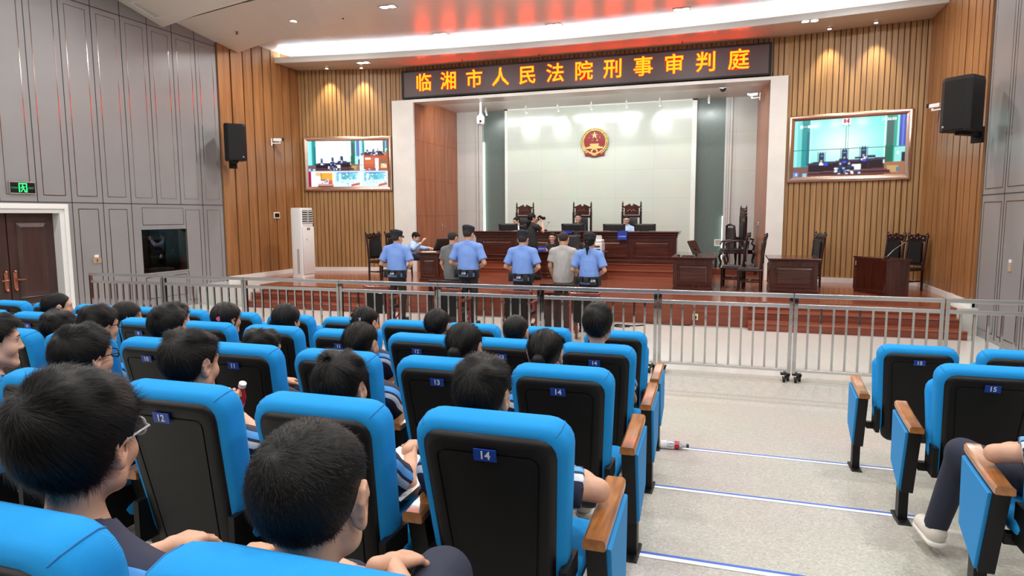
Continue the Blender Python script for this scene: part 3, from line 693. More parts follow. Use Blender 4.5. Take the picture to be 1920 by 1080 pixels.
# carved armchair with low back near the right brown door
t = thing('carved_armchair', 'dark carved armchair with curled arms beside the right dark glass panel', 'armchair', (.2, 19.75, SZ+.15), PI/2+.4)
b = MB(); b.box((-.3, -.27, .42), (.3, .27, .47), bev=.015); b.box((-.28, -.25, .36), (.28, .25, .42)); obj('seat', b, 'darkwood', t)
for x, y in ((-.27, -.24), (.27, -.24), (-.27, .24), (.27, .24)):
    b = MB(); b.tube([(x, y, .45), (x*1.15, y*1.1, .34), (x*.98, y*.98, .16), (x*1.12, y*1.1, .03), (x*1.15, y*1.12, 0)], [.035, .042, .026, .03, .036], 8); obj('leg', b, 'darkwood', t, 40)
for x in (-.28, .28):
    b = MB(); b.tube([(x, -.25, .46), (x*1.08, -.27, .58), (x, -.2, .64), (x, -.24, .76), (x, -.1, .78), (x, .25, .80)], [.03, .033, .026, .03, .03, .03], 8); obj('armrest', b, 'darkwood', t, 40)
b = MB(); b.tube([(-.29, .26, .46), (-.29, .28, .8), (-.25, .3, 1.13), (0, .31, 1.17), (.25, .3, 1.13), (.29, .28, .8), (.29, .26, .46)], .034, 8); obj('back_frame', b, 'darkwood', t, 40)
b = MB(); b.box((-.26, .265, .50), (.26, .30, 1.08), bev=.01); obj('back_panel', b, 'darkwood', t)
# low red wooden chairs with black backs on the hall floor
def dock_chair():
    t = thing('wooden_armchair', '', 'chair')
    b = MB(); b.box((-.24, -.02, .78), (.24, .02, .825), bev=.008); b.ball((-.245, 0, .82), .026, 8); b.ball((.245, 0, .82), .026, 8); obj('top_rail', b, 'redwood_chair', t)
    b = MB(); b.box((-.19, -.012, .34), (.19, .03, .77), bev=.012); obj('backrest', b, 'black_plastic', t)
    b = MB(); b.box((-.22, 0, .40), (.22, .44, .46), bev=.015); obj('seat', b, 'leather', t)
    for x in (-.225, .225):
        b = MB(); b.box((x-.02, -.02, 0), (x+.02, .02, .80)); obj('leg', b, 'redwood_chair', t)
        b = MB(); b.box((x-.02, .40, 0), (x+.02, .44, .62)); obj('leg', b, 'redwood_chair', t)
        b = MB(); b.box((x-.03, -.02, .60), (x+.03, .47, .635), bev=.008); obj('armrest', b, 'redwood_chair', t)
        b = MB(); b.tube([(x, .02, .12), (x, .42, .30)], .016, 6); obj('brace', b, 'redwood_chair', t)
    return t
dc = dock_chair(); dc['group'] = 'red wooden chairs with black backs'
dc.location = (-5.92, 10.3, 0); dc['label'] = 'red wooden chair with black back behind the railing, leftmost of four, behind the first officer'
for x, lab in ((-4.56, 'red wooden chair with black back behind the railing, behind the dark grey shirt'),
               (-3.34, 'red wooden chair with black back behind the railing, third from the left'),
               (-2.20, 'red wooden chair with black back behind the railing, rightmost, behind the woman officer')):
    dup(dc, (x, 10.3, 0), 0, lab)
for x, lab in ((-4.52, 'low red wooden chair under the clerk in black below the bench'), (-3.86, 'low red wooden chair under the clerk hidden behind the large monitor')): dup(dc, (x, 17.36, SZ), PI, lab, 'clerk chairs')
b = MB(); b.box((-.05, -.002, 0), (.05, .002, .05)); o = tag(obj('paper_label', b, 'paper'), 'small white paper label on the leftmost black chair back', 'label'); o.location = (-5.82, 10.285, .70)
# docks: dark railings in which the detainees stand
def dock(x, label):
    t = thing('dock_rail', label, 'dock', (x, 11.25, 0))
    b = MB(); b.box((-.34, -.03, .81), (.34, .03, .86), bev=.006); obj('top_rail', b, 'darkwood', t)
    for s in (-1, 1):
        b = MB(); b.box((s*.31-.025, -.025, 0), (s*.31+.025, .025, .82)); obj('post', b, 'darkwood', t)
    b = MB(); b.box((-.29, -.015, .08), (.29, .015, .58))
    for u in (-.17, 0, .17): b.box((u-.02, -.02, .58), (u+.02, .02, .66))
    b.box((-.29, -.018, .66), (.29, .018, .70)); obj('panel', b, 'darkwood', t)
dock(-5.02, 'dark wooden dock rail behind the detainee in the dark grey shirt')
dock(-2.86, 'dark wooden dock rail behind the detainee in the light grey shirt')
# small things on the platform and stage front
t = thing('wall_plate', 'white framed plate low on the back wall right of the bench', 'plate', (-.42, 20.43, 1.23))
b = MB()
for x0, x1, z0, z1 in ((-.1, .1, .065, .1), (-.1, .1, -.1, -.065), (-.1, -.065, -.065, .065), (.065, .1, -.065, .065)): b.box((x0, -.012, z0), (x1, .02, z1))
obj('frame', b, 'white_paint', t); b = MB(); b.box((-.065, .0, -.065), (.065, .018, .065)); obj('plate', b, 'ac_grey', t)
b = MB(); b.box((-.26, -.12, 0), (.26, .12, .26), bev=.01); b.box((-.2, -.122, .2), (.2, -.118, .23)); o = tag(obj('black_case', b, 'black_metal'), 'low black case on the platform beyond the right desk', 'case'); o.location = (-.66, 19.3, SZ+.15)
t = thing('floor_socket', 'yellow socket box with a black plug on the stage front', 'socket', (-.62, 12.70, .16))
b = MB(); b.box((-.05, -.015, -.06), (.05, .0, .06), bev=.006); obj('box', b, pbr('socket_cream', (.70, .58, .32), .5), t)
b = MB(); b.box((-.022, -.05, -.02), (.022, -.015, .02), bev=.004); b.tube([(0, -.045, -.01), (0, -.06, -.08), (-.1, -.08, -.15), (-.5, -.1, -.155), (-.9, -.02, -.155)], .007, 6); obj('plug', b, 'black_plastic', t)
b = MB(); b.tube([(-2.2, 12.35, .01), (-2.05, 12.2, .012), (-1.9, 12.3, .012), (-1.75, 12.15, .012), (-1.9, 12.08, .012), (-2.1, 12.15, .012), (-2.0, 12.28, .02), (-1.7, 12.25, .012), (-1.5, 12.4, .012)], .011, 6)
tag(obj('cable', b, 'black_plastic'), 'tangle of black cable on the pale floor before the stage', 'cable')
# ------------------------------------------------------------------ steel railing
RX = [-10.72, -9.07, -7.42, -5.66, -4.02, -2.48, -.90, .73, 2.33, 3.88]
RN = ['leftmost section of the steel railing, near the brown door', 'second section of the steel railing from the left, before the grey booth wall', 'third section of the steel railing from the left, before the left steps',
      'fourth section of the steel railing from the left, before the first officer', 'fifth section of the steel railing from the left, before the tall officer', 'sixth section of the steel railing from the left, before the woman officer',
      'seventh section of the steel railing from the left, at the head of the aisle', 'eighth section of the steel railing from the left, before the right steps', 'rightmost section of the steel railing, against the right wall']
_bal = MB().box((-.0125, -.0125, .15), (.0125, .0125, .91)).mesh('baluster', 'chrome_bar')
_post = MB().box((-.021, -.021, .085), (.021, .021, 1.035)).mesh('post', 'chrome_bar')
def caster_mesh():
    b = MB(); b.box((-.055, -.05, .075), (.055, .05, .09)); b.box((-.015, -.12, .075), (.015, .12, .088))
    for x, y in ((-.02, -.10), (.02, .10), (.03, -.02)):
        b.lathe([(.012, -.014), (.034, -.014), (.036, 0), (.034, .014), (.012, .014)], 14, T=Matrix.Translation((x, y, .036)) @ Matrix.Rotation(PI/2, 4, 'Y'))
        b.box((x-.02, y-.012, .05), (x-.015, y+.012, .08)); b.box((x+.015, y-.012, .05), (x+.02, y+.012, .08))
    return b.mesh('caster', 'black_metal', 40)
_cast = caster_mesh()
for i, lab in enumerate(RN):
    x0, x1 = RX[i]+.006, RX[i+1]-.006; w = x1-x0
    t = thing('railing_section', lab, 'railing', (x0, 8.75, 0), 0, 'railing sections')
    b = MB(); b.box((0, -.026, 1.035), (w, .026, 1.085), bev=.004); obj('top_rail', b, 'chrome', t)
    b = MB(); b.box((.04, -.02, .91), (w-.04, .02, .955), bev=.003); obj('upper_rail', b, 'chrome', t)
    b = MB(); b.box((.04, -.016, .115), (w-.04, .016, .15), bev=.003); obj('bottom_rail', b, 'chrome', t)
    for x in (.022, w-.022): o = link('post', _post, t); o.location = (x, 0, 0)
    for k in range(10): o = link('baluster', _bal, t); o.location = (.022+(w-.044)*(k+1)/11, 0, 0)
    for x in (.06, w-.06): o = link('caster', _cast, t); o.location = (x, 0, 0)

# ------------------------------------------------------------------ auditorium seats
REC = R(11)
def BP(u, h, d):      # back plane: u sideways, h up the slope from the number plate, d forward
    return (u, d*math.cos(REC)-h*math.sin(REC), .872+h*math.cos(REC)+d*math.sin(REC))
def back_loop(w0, w1, h0, h1, r, d, n=5, bow=0.):
    H = h1-h0; pts = []
    for x, z in rrect(1, H, r, n):
        f = (z+H/2)/H; w = w0+(w1-w0)*f
        sx = x*w if abs(x) > .499 else math.copysign(w/2-(.5-abs(x)), x)
        pts.append(BP(sx, h0+H/2+z, d+bow*(1-(2*sx/w1)**2)*f))
    return pts
def seat_meshes():
    b = MB()      # black shell with a recessed field
    L = lambda i, d, bow=0: back_loop(.345-2*i, .418-2*i, -.60+i, .050-i, max(.02, .058-.5*i), d, bow=-.012)
    b.loft([L(.0, .045), L(-.001, .030), L(.003, .016), L(.012, .006), L(.026, .001), L(.050, 0), L(.0515, .004), L(.0555, .004), L(.057, 0), L(.075, 0)], flip=True)
    shell = b.mesh('shell', 'black_plastic', 40)
    b = MB()      # blue pad wrapping the shell
    K = lambda i, d, e=0: back_loop(.40-2*i, .485-2*i, -.56+i, .082-i+e, .075, d, 6)
    b.loft([K(.028, .016), K(.010, .022), K(.002, .040), K(0, .075), K(.004, .105), K(.02, .128), K(.05, .14)], flip=True)
    pad = b.mesh('back_cushion', 'chair_blue', 60)
    lo = [K(.010, .022), K(.002, .040), K(0, .075), K(.004, .105), K(.02, .128)]; sm = pbr('seam_blue', (.008, .16, .42), .8); seam = []
    for ix in (3, 8):
        b = MB(); b.tube([l[ix] for l in lo], .0020, 5); seam.append(b.mesh('seam', sm))
    b = MB(); b.box((-.034, -.0035, -.018), (.034, .001, .018)); plate = b.mesh('number_plate', 'plate_blue')
    b = MB()
    b.loft([[(x, y+.33, z) for x, y in rrect(w, d_, .06)] for z, w, d_ in ((.385, .40, .38), (.40, .45, .43), (.43, .46, .45), (.455, .44, .43), (.465, .38, .36))])
    cush = b.mesh('seat_cushion', 'chair_blue', 60)
    b = MB(); b.box((-.20, .14, .355), (.20, .5, .39), bev=.012); pan = b.mesh('seat_pan', 'black_plastic', 40)
    b = MB()      # armrest plank with rounded nose, rising to the front
    b.loft([[(x, y, z0+dz) for x, dz in ((-.034, .004), (-.030, 0), (.030, 0), (.034, .004), (.034, .026), (.026, .034), (-.026, .034), (-.034, .026))]
            for y, z0 in ((.10, .575), (.11, .572), (.30, .592), (.45, .612), (.475, .620))])
    arm = b.mesh('armrest', 'arm_wood', 30)
    prof = [(.125, .575), (.455, .612), (.44, .30), (.23, .195)]
    b = MB(); b.loft([[(-.03, y, z) for y, z in prof], [(.03, y, z) for y, z in prof]]); side = b.mesh('side_panel', 'black_plastic')
    pr2 = [(.14, .565), (.462, .602), (.446, .305), (.235, .208)]
    b = MB(); b.loft([[(.03, y, z) for y, z in pr2], [(.040, y, z) for y, z in pr2], [(.044, .01*(.3-y)+y, z-.02*(z-.42)) for y, z in pr2]]); cover = b.mesh('panel_cover', 'chair_blue_flat')
    b = MB(); b.box((-.024, .29, .012), (.024, .36, .30)); leg = b.mesh('leg', 'black_metal')
    b = MB(); b.box((-.035, .22, -.005), (.035, .42, .014), bev=.006); foot = b.mesh('foot_plate', 'black_metal')
    b = MB()
    for s in (-1, 1): b.box((s*.21-.012, .05, .36), (s*.21+.012, .20, .52))
    b.box((-.25, .20, .34), (.25, .24, .385)); brk = b.mesh('bracket', 'black_metal')
    return dict(shell=shell, back_cushion=pad, seam=seam, number_plate=plate, seat_cushion=cush, seat_pan=pan, armrest=arm, side_panel=side, panel_cover=cover, leg=leg, foot_plate=foot, bracket=brk)
SM = seat_meshes()
_digits = {}
def digits(n):
    if n not in _digits:
        o = text_mesh(str(n), .034, 'digit', 'digits', None, offset=.0006, extrude=.0006); me = o.data
        # small foot and flag for the figure 1
        bpy.data.objects.remove(o); _digits[n] = me
    return _digits[n]
ROWY = dict(Z=.65, A=1.71, B=2.79, C=3.84, D=4.9)
XS = dict(Z=-.555, A=-.645, B=-.71, C=-.757, D=-.82)
PITCH = .58
def seat(row, num, label, occupied, cover=None, left_arm=False, x=None):
    x = XS[row]-(14-num)*PITCH if x is None else x
    y = ROWY[row]; z = FL(y+.3)
    t = thing('auditorium_seat', label, 'seat', (x, y, z), 0, 'blue auditorium seats')
    for k in ('shell', 'back_cushion', 'bracket'):
        o = link(k, SM[k], t)
        if k == 'back_cushion':
            for q in SM['seam']: link('seam', q, o)
    o = link('number_plate', SM['number_plate'], t); o.location = BP(0, -.002, -.0115); o.rotation_euler = (REC, 0, 0)
    d = link('digits', digits(num), o); d.location = (0, -.0045, 0); d.rotation_euler = (PI/2, 0, 0)
    c = link('seat_cushion', SM['seat_cushion'], t); p = link('seat_pan', SM['seat_pan'], c)
    if not occupied:
        c.rotation_euler = (R(72), 0, 0); c.location = (0, .55-.0, -.02)
        Tm = Matrix.Translation((0, .14, .42)) @ Matrix.Rotation(R(72), 4, 'X') @ Matrix.Translation((0, -.11, -.42)); c.matrix_local = Tm
    for s in ((1, -1) if left_arm else (1,)):
        out = (cover == 'R' and s == 1) or (cover == 'L' and s == -1)
        a = link('armrest', SM['armrest'], t); a.location = (s*PITCH/2, 0, 0)
        q = link('side_panel', SM['side_panel'], t); q.location = (s*PITCH/2, 0, 0)
        if out:
            v = link('panel_cover', SM['panel_cover'], q); v.scale = (s, 1, 1)
        g = link('leg', SM['leg'], t); g.location = (s*PITCH/2, 0, 0)
        link('foot_plate', SM['foot_plate'], g)
    return t
ROWN = dict(Z='nearest row', A='second row from camera', B='third row from camera', C='fourth row from camera', D='front row')
OCC = {('Z', 13), ('Z', 14), ('A', 14), ('A', 13), ('A', 12), ('A', 11), ('A', 10), ('B', 15)} | {('B', n) for n in (8, 9, 10, 11, 12, 13, 14)} | {('C', n) for n in range(6, 15)}
ORD = ['', 'first', 'second', 'third', 'fourth', 'fifth', 'sixth', 'seventh', 'eighth', 'ninth', 'tenth', 'eleventh', 'twelfth', 'thirteenth']
for row, nums in (('Z', (14, 13)), ('A', range(14, 9, -1)), ('B', range(14, 7, -1)), ('C', range(14, 4, -1)), ('D', range(14, 1, -1))):
    for n in nums:
        k = 15-n
        lab = f'blue seat {n} with black back, {ORD[k]} from the aisle, {ROWN[row]}, left block'
        seat(row, n, lab, (row, n) in OCC, 'R' if n == 14 else None)
seat('D', 15, 'empty blue seat 15 right of the aisle in the front row, cushion tipped up', False, 'L', True, 1.18)
seat('D', 16, 'empty blue seat number 16 at the right picture edge in the front row', False, None, False, 1.76)
seat('C', 15, 'empty blue seat number 15 right of the aisle, one row behind the front row', False, 'L', True, 1.25)
seat('B', 15, 'blue seat number 15 right of the aisle with a student in navy in it', True, 'L', True, 1.30)

# ------------------------------------------------------------------ screens, sign, emblem
def blur(A, n=1):
    for _ in range(n):
        B = np.pad(A, ((1, 1), (1, 1), (0, 0)), 'edge')
        A = (B[1:-1, 1:-1]*4+B[:-2, 1:-1]+B[2:, 1:-1]+B[1:-1, :-2]+B[1:-1, 2:])/8
    return A
def court_view(w, h, wall_mid, wall_edge, over=0.):
    """the camera view of the bench as it stands on the screens: w x h cells"""
    A = np.zeros((h, w, 3)); U, Vv = np.meshgrid((np.arange(w)+.5)/w, (np.arange(h)+.5)/h)
    def q(u0, u1, v0, v1, c, slant=0.):
        m = (U >= u0) & (U < u1) & (Vv-slant*(U-.5) >= v0) & (Vv-slant*(U-.5) < v1); A[m] = c
    g = np.exp(-(((U-.46)/.30)**2+((Vv-.45)/.38)**2))[..., None]
    A[:] = np.array(wall_edge)*(1-g)+np.array(wall_mid)*g
    for u in (.20, .38, .62): A += .35*np.exp(-(((U-u)/.05)**2+((Vv-.08)/.07)**2))[..., None]
    q(0, .035, 0, 1, (.30, .82, .78)); q(.035, .075, 0, 1, (.18, .66, .66)); q(.075, .15, 0, 1, (.02, .30, .30)); q(.12, .15, .2, .8, (.01, .18, .24)); q(.15, .165, 0, 1, (.55, .95, .9))
    q(.82, .83, 0, .8, (.8, 1, .95)); q(.835, .90, 0, .8, (.06, .13, .12)); q(.835, .90, 0, .06, (.02, .30, .2)); q(.90, .925, 0, .8, (.03, .38, .28)); q(.925, .945, 0, .8, (.35, .85, .8)); q(.945, 1, 0, .52, (.05, .08, .42)); q(.965, .985, 0, .52, (.14, .2, .75)); q(.83, .90, .5, .8, (.01, .14, .09)); q(.91, 1, .52, .8, (.30, .78, .72)); q(.93, .95, .60, .66, (1, 1, 1)); q(.97, 1, .62, .80, (.01, .02, .05))
    q(0, .14, .82, 1, (.20, .10, .09)); q(.83, 1, .78, 1, (.36, .16, .09)); q(.85, .95, .84, .96, (.55, .34, .14)); q(.93, .96, .88, .95, (.1, .2, .3))
    q(.14, .83, .80, 1, (.10, .03, .04))
    q(.135, .835, .725, .765, (.06, .035, .09), -.09); q(.15, .82, .765, .90, (.018, .008, .016), -.09); q(.15, .86, .905, .925, (.20, .07, .07), -.03); q(.14, .88, .925, .965, (.05, .018, .02), -.03); q(.13, .89, .965, .985, (.17, .06, .06), -.02)
    for k in range(5): q(.17+.13*k, .172+.13*k, .79, .88, (.07, .03, .05), -.09)
    for c, t in ((.265, .575), (.475, .535), (.645, .505)):
        q(c-.024, c+.024, t+.02, t+.22, (.015, .03, .11)); q(c-.020, c-.004, t, t+.03, (.015, .03, .11)); q(c+.004, c+.02, t, t+.03, (.015, .03, .11)); q(c-.036, c-.031, t-.01, t+.25, (.01, .03, .09)); q(c+.031, c+.036, t-.01, t+.25, (.01, .03, .09)); q(c-.012, c+.012, t+.05, t+.07, (.1, .35, .55))
        q(c-.009, c+.009, t+.13, t+.17, (.55, .4, .36)); q(c-.02, c+.02, t+.17, t+.23, (.9, .95, 1) if c != .475 else (.03, .05, .12))
    for u0, u1, t in ((.185, .25, .735), (.275, .345, .735), (.425, .505, .70), (.57, .645, .675), (.675, .75, .66)): q(u0, u1, t, t+.035, (.012, .03, .07))
    for u, t in ((.29, .765), (.46, .74), (.635, .715)): q(u, u+.035, t, t+.045, (.05, .08, .75))
    rr = np.random.default_rng(4)
    for k in range(46):
        u, v = rr.uniform(.37, .61), rr.uniform(.80, .95); c = ((1, 1, 1), (.05, .15, .4), (.01, .02, .06), (.45, .7, .85), (.02, .03, .1))[k % 5]; q(u, u+.022, v, v+.028, c)
    for u in (.44, .52): q(u-.008, u+.008, .775, .805, (.75, .6, .55)); q(u-.02, u+.02, .805, .86, (.02, .04, .12))
    q(.57, .625, .80, .90, (.95, 1, 1)); q(0, .05, .92, 1, (.12, .25, .75)); q(.02, .04, .94, .98, (.6, .8, 1)); q(.09, .13, .94, 1, (.25, .6, .75))
    if over: A = A*(1+over*(A.mean(-1, keepdims=True) > .35))
    return A
def put(A, B, x0, y0): A[y0:y0+B.shape[0], x0:x0+B.shape[1]] = B
def right_picture():
    w, h = 176, 96; A = court_view(w, h, (.80, 1.05, 1.0), (.14, .80, .70)); U, Vv = np.meshgrid((np.arange(w)+.5)/w, (np.arange(h)+.5)/h)
    def q(u0, u1, v0, v1, c): A[(U >= u0) & (U < u1) & (Vv >= v0) & (Vv < v1)] = c
    q(.445, .515, .0, .11, (.95, 1, 1)); q(.452, .474, .015, .085, (.50, .03, .05)); q(.486, .508, .015, .085, (.50, .03, .05)); q(.472, .488, .03, .07, (.75, .3, .32)); q(.447, .462, .11, .135, (.05, .3, .3)); q(.498, .513, .11, .135, (.05, .3, .3))
    A = blur(A, 1); q(0, 1, .525, .533, (.02, .28, .30)); q(.477, .481, .13, .53, (.04, .32, .34)); return A
def left_picture():
    w, h = 160, 92; A = np.ones((h, w, 3))*.95; rr = np.random.default_rng(9)
    put(A, court_view(104, 60, (1.2, 1.2, 1.2), (.62, .98, 1.0), .3), 0, 0)
    put(A, court_view(54, 30, (1.2, 1.2, 1.2), (.6, .95, 1.0), .3), 106, 0)
    U, Vv = np.meshgrid((np.arange(w)+.5)/w, (np.arange(h)+.5)/h)
    def q(u0, u1, v0, v1, c, s=0.): A[(U >= u0) & (U < u1) & (Vv-s*(U-u0) >= v0) & (Vv-s*(U-u0) < v1)] = c
    q(.655, 1, .33, .65, (.55, .09, .04)); q(.655, .70, .33, .65, (.75, .95, 1)); q(.71, .84, .36, .55, (.66, .16, .06)); q(.72, .79, .37, .41, (1, .9, .85)); q(.845, .89, .38, .65, (1, 1, 1)); q(.90, .99, .40, .62, (.30, .13, .07)); q(.91, .985, .50, .60, (.85, .60, .28)); q(.93, .99, .50, .53, (1, 1, .9), .8)
    for k in range(14): u, v = rr.uniform(.70, .88), rr.uniform(.56, .63); q(u, u+.02, v, v+.025, ((.9, .95, 1), (.1, .1, .2), (.3, .1, .2))[k % 3])
    q(0, .30, .66, 1, (.95, .93, .9)); q(0, .03, .66, 1, (.38, .0, .07)); q(.09, .30, .68, .76, (.8, .55, .28), .15); q(.15, .30, .70, .86, (.92, .42, .04)); q(.15, .17, .70, .86, (.6, .25, .04)); q(.25, .30, .86, .95, (.78, .12, .05)); q(.12, .31, .93, .96, (.62, .1, .05)); q(.11, .31, .965, 1, (.22, .05, .05))
    for k in range(24): u, v = rr.uniform(.15, .26), rr.uniform(.83, .91); q(u, u+.018, v, v+.022, ((.2, .2, .45), (.75, .75, .9), (.1, .1, .2))[k % 3])
    for x0, x1 in ((.32, .655), (.67, 1.)):
        q(x0, x1, .66, 1, (.72, .96, 1)); q(x0+.04, x1-.03, .68, .71, (.1, .2, .6)); q(x0+.09, x1-.12, .70, .84, (.10, .48, .62), .1); q(x0+.20, x1-.05, .70, .82, (.18, .65, .75), .35); q(x0+.03, x0+.06, .70, .88, (.2, .55, .75))
        for k in range(30): u, v = rr.uniform(x0+.03, x1-.04), rr.uniform(.70, .93); q(u, u+.016, v, v+.018, ((.05, .15, .35), (.95, 1, 1), (.35, .8, .9), (.95, 1, 1))[k % 4])
        q(x1-.12, x1-.01, .95, 1, (.62, .1, .08), -.35)
    q(0, 1, .650, .662, (.35, .5, .8)); A = blur(A, 1); q(0, 1, .50, .505, (.45, .5, .55)); q(.505, .509, 0, 1, (.2, .4, .5)); return A
def screen_mesh(W_, H_, A, strength, name):
    h, w, _ = A.shape
    vs = [(-W_/2+W_*i/w, 0, H_/2-H_*j/h) for j in range(h+1) for i in range(w+1)]
    fs = [(j*(w+1)+i, (j+1)*(w+1)+i, (j+1)*(w+1)+i+1, j*(w+1)+i+1) for j in range(h) for i in range(w)]
    me = bpy.data.meshes.new(name); me.from_pydata(vs, [], fs)
    ca = me.color_attributes.new('picture', 'FLOAT_COLOR', 'CORNER')
    col = np.ones((w*h, 4, 4), dtype=np.float32); col[:, :, :3] = A.reshape(-1, 1, 3)
    ca.data.foreach_set('color', col.ravel())
    m = bpy.data.materials.new(name); m.use_nodes = True; nt = m.node_tree; bs = nt.nodes['Principled BSDF']
    at = nt.nodes.new('ShaderNodeAttribute'); at.attribute_name = 'picture'
    nt.links.new(at.outputs['Color'], bs.inputs['Emission Color']); bs.inputs['Emission Strength'].default_value = strength
    bs.inputs['Base Color'].default_value = (.01, .01, .01, 1); bs.inputs['Roughness'].default_value = .2
    me.materials.append(m); return me
def wall_screen(p, q, s0, s1, zc, h, A, label):
    p, q = Vector((*p, 0)), Vector((*q, 0)); d = (q-p).normalized(); c = p+d*(s0+s1)/2; n = Vector((d.y, -d.x, 0))
    w = s1-s0
    t = thing('video_wall', label, 'screen', (c.x+n.x*.05, c.y+n.y*.05, zc), math.atan2(d.y, d.x))
    def ring(i, y): return [(x, y, z) for x, z in ((-w/2+i, -h/2+i), (w/2-i, -h/2+i), (w/2-i, h/2-i), (-w/2+i, h/2-i))]
    b = MB(); b.loft([ring(0, .05), ring(0, -.03), ring(.03, -.06), ring(.06, -.065), ring(.09, -.05), ring(.125, -.025), ring(.13, 0)], flip=False); obj('frame', b, 'rosegold', t, 35)
    o = link('picture_panel', screen_mesh(w-.25, h-.25, A, 1.15, 'screen_picture'), t); o.location = (0, -.012, 0)
    b = MB(); b.box((-.003, -.014, -h/2+.1), (.003, -.0125, h/2-.1)); b.box((-w/2+.1, -.014, -.04), (w/2-.1, -.0125, -.034)); obj('bezel', b, 'screen_off', t)
    return t, w, h
wall_screen((XL, 16.75), (-9.33, 17.45), .12, 2.70, 3.55, 1.55, left_picture(), 'video wall in a rose gold frame left of the opening, showing several camera views')
t, w, h = wall_screen((1.13, 17.45), (XR, 16.9), .07, 2.60, 3.57, 1.55, right_picture(), 'video wall in a rose gold frame right of the opening, showing the bench')
o = text_mesh('14:36:00', .085, 'patch_white', 'clock_text', t, offset=.003, extrude=.0005); o.location = (.80, -.016, .57); o.rotation_euler = (PI/2, 0, 0)
o = text_mesh('第一审判庭', .085, 'patch_white', 'caption_text', t, offset=.002, extrude=.0005); o.location = (-.82, -.016, .50); o.rotation_euler = (PI/2, 0, 0)
for o in t.children:
    if 'text' in o.name: o.data.materials.clear(); o.data.materials.append(M.setdefault('screen_text', emit('screen_text', (.9, 1, 1), 1.2)))
# LED sign
t = thing('led_sign', 'long dark LED sign with glowing yellow and red Chinese characters over the opening', 'sign', (-4.115, 17.38, 5.70))
b = MB(); b.box((-4.80, -.06, -.335), (4.80, .05, .335)); obj('board', b, 'led_board', t)
b = MB()
for x0, x1, z0, z1 in ((-4.86, 4.86, .335, .375), (-4.86, 4.86, -.375, -.335), (-4.86, -4.80, -.335, .335), (4.80, 4.86, -.335, .335)): b.box((x0, -.08, z0), (x1, .05, z1))
obj('border', b, 'black_metal', t)
cx0, cx1 = -4.18, 4.12
for k, ch in enumerate('临湘市人民法院刑事审判庭'):
    o = text_mesh(ch, .50, 'led_red', 'character_glow', t, offset=.014, extrude=.001); o.rotation_euler = (PI/2, 0, 0); o.location = (cx0+(cx1-cx0)*k/11, -.064, .0)
    c = text_mesh(ch, .50, 'led_yellow', 'character', o, offset=.006, extrude=.001); c.location = (0, 0, .004)
# emblem
t = thing('court_emblem', 'round red and gold emblem with five stars high on the pale back wall', 'emblem', (-4.07, 20.36, 4.25))
def disc(b, r0, r1, y0, y1, n=40, cx=0, cz=0, a0=0, a1=360, mi=0):
    N_ = n; full = abs(a1-a0) >= 360
    ang = [R(a0+(a1-a0)*k/(N_ if full else N_-1)) for k in range(N_)]
    if r0 <= 0: b.prism([(cx+r1*math.cos(a), cz+r1*math.sin(a)) for a in ang], y0, y1, mi); return
    out = [(cx+r1*math.cos(a), cz+r1*math.sin(a)) for a in ang]; inn = [(cx+r0*math.cos(a), cz+r0*math.sin(a)) for a in ang]
    for k in range(N_ if full else N_-1):
        j = (k+1) % N_; b.prism([inn[k], out[k], out[j], inn[j]][::-1], y0, y1, mi)
b = MB(); disc(b, 0, .325, -.03, .0); obj('red_field', b, 'emblem_red', t)
b = MB()
for k in range(-58, 239, 9):      # wheat ears: overlapping grains around the rim
    a = R(k)
    for rr_, tw in ((.355, .3), (.40, -.3)):
        s = 1 if k < 90 else -1
        T = Matrix.Translation((rr_*math.cos(a), -.045, rr_*math.sin(a))) @ Matrix.Rotation(-(a+tw*s), 4, 'Y')
        b.ball((0, 0, 0), (.026, .022, .045), 8, T=T)
disc(b, .32, .345, -.05, -.01, 48, 0, 0, -60, 240)
obj('wheat_wreath', b, 'gold', t, True)
def star(b, cx, cz, r, rot=0):
    pts = []
    for k in range(10):
        a = R(90+rot+36*k); q = r if k % 2 == 0 else r*.4; pts.append((cx+q*math.cos(a), cz+q*math.sin(a)))
    b.loft([[(x, -.03, z) for x, z in pts], [(x, -.045, z) for x, z in pts], [(cx, -.055, cz)]*10], flip=False)
for cx, cz, r, ro in ((0, .19, .105, 0), (-.16, .13, .045, 20), (.16, .13, .045, -20), (-.07, .045, .045, 10), (.07, .045, .045, -10)):
    b = MB(); star(b, cx, cz, r, ro); obj('star', b, 'gold', t)
b = MB()
b.prism([(-.13, -.05), (.13, -.05), (.15, -.085), (-.15, -.085)][::-1], -.06, -.02); b.prism([(-.12, -.085), (.12, -.085), (.12, -.115), (-.12, -.115)][::-1], -.055, -.02)
b.prism([(-.15, -.115), (.15, -.115), (.17, -.145), (-.17, -.145)][::-1], -.062, -.02); b.prism([(-.25, -.145), (.25, -.145), (.27, -.20), (-.27, -.20)][::-1], -.058, -.02)
obj('gate', b, 'gold', t)
b = MB(); disc(b, .065, .10, -.07, -.02, 24, 0, -.30)
for k in range(12): a = R(30*k); b.box((-.014, -.07, -.015), (.014, -.02, .015), T=Matrix.Translation((.108*math.cos(a), 0, -.30+.108*math.sin(a))) @ Matrix.Rotation(-a, 4, 'Y'))
disc(b, .30, .34, -.075, -.03, 16, 0, -.03, 222, 318)
obj('gear', b, 'gold', t)
b = MB()
for s in (-1, 1):
    p = [(s*.10, -.40), (s*.30, -.40), (s*.31, -.26), (s*.24, -.18), (s*.20, -.26), (s*.10, -.30)]
    b.prism(p if s < 0 else p[::-1], -.05, -.0)
b.prism([(-.12, -.36), (.12, -.36), (.12, -.43), (-.12, -.43)][::-1], -.055, 0)
obj('ribbon', b, 'emblem_red', t)
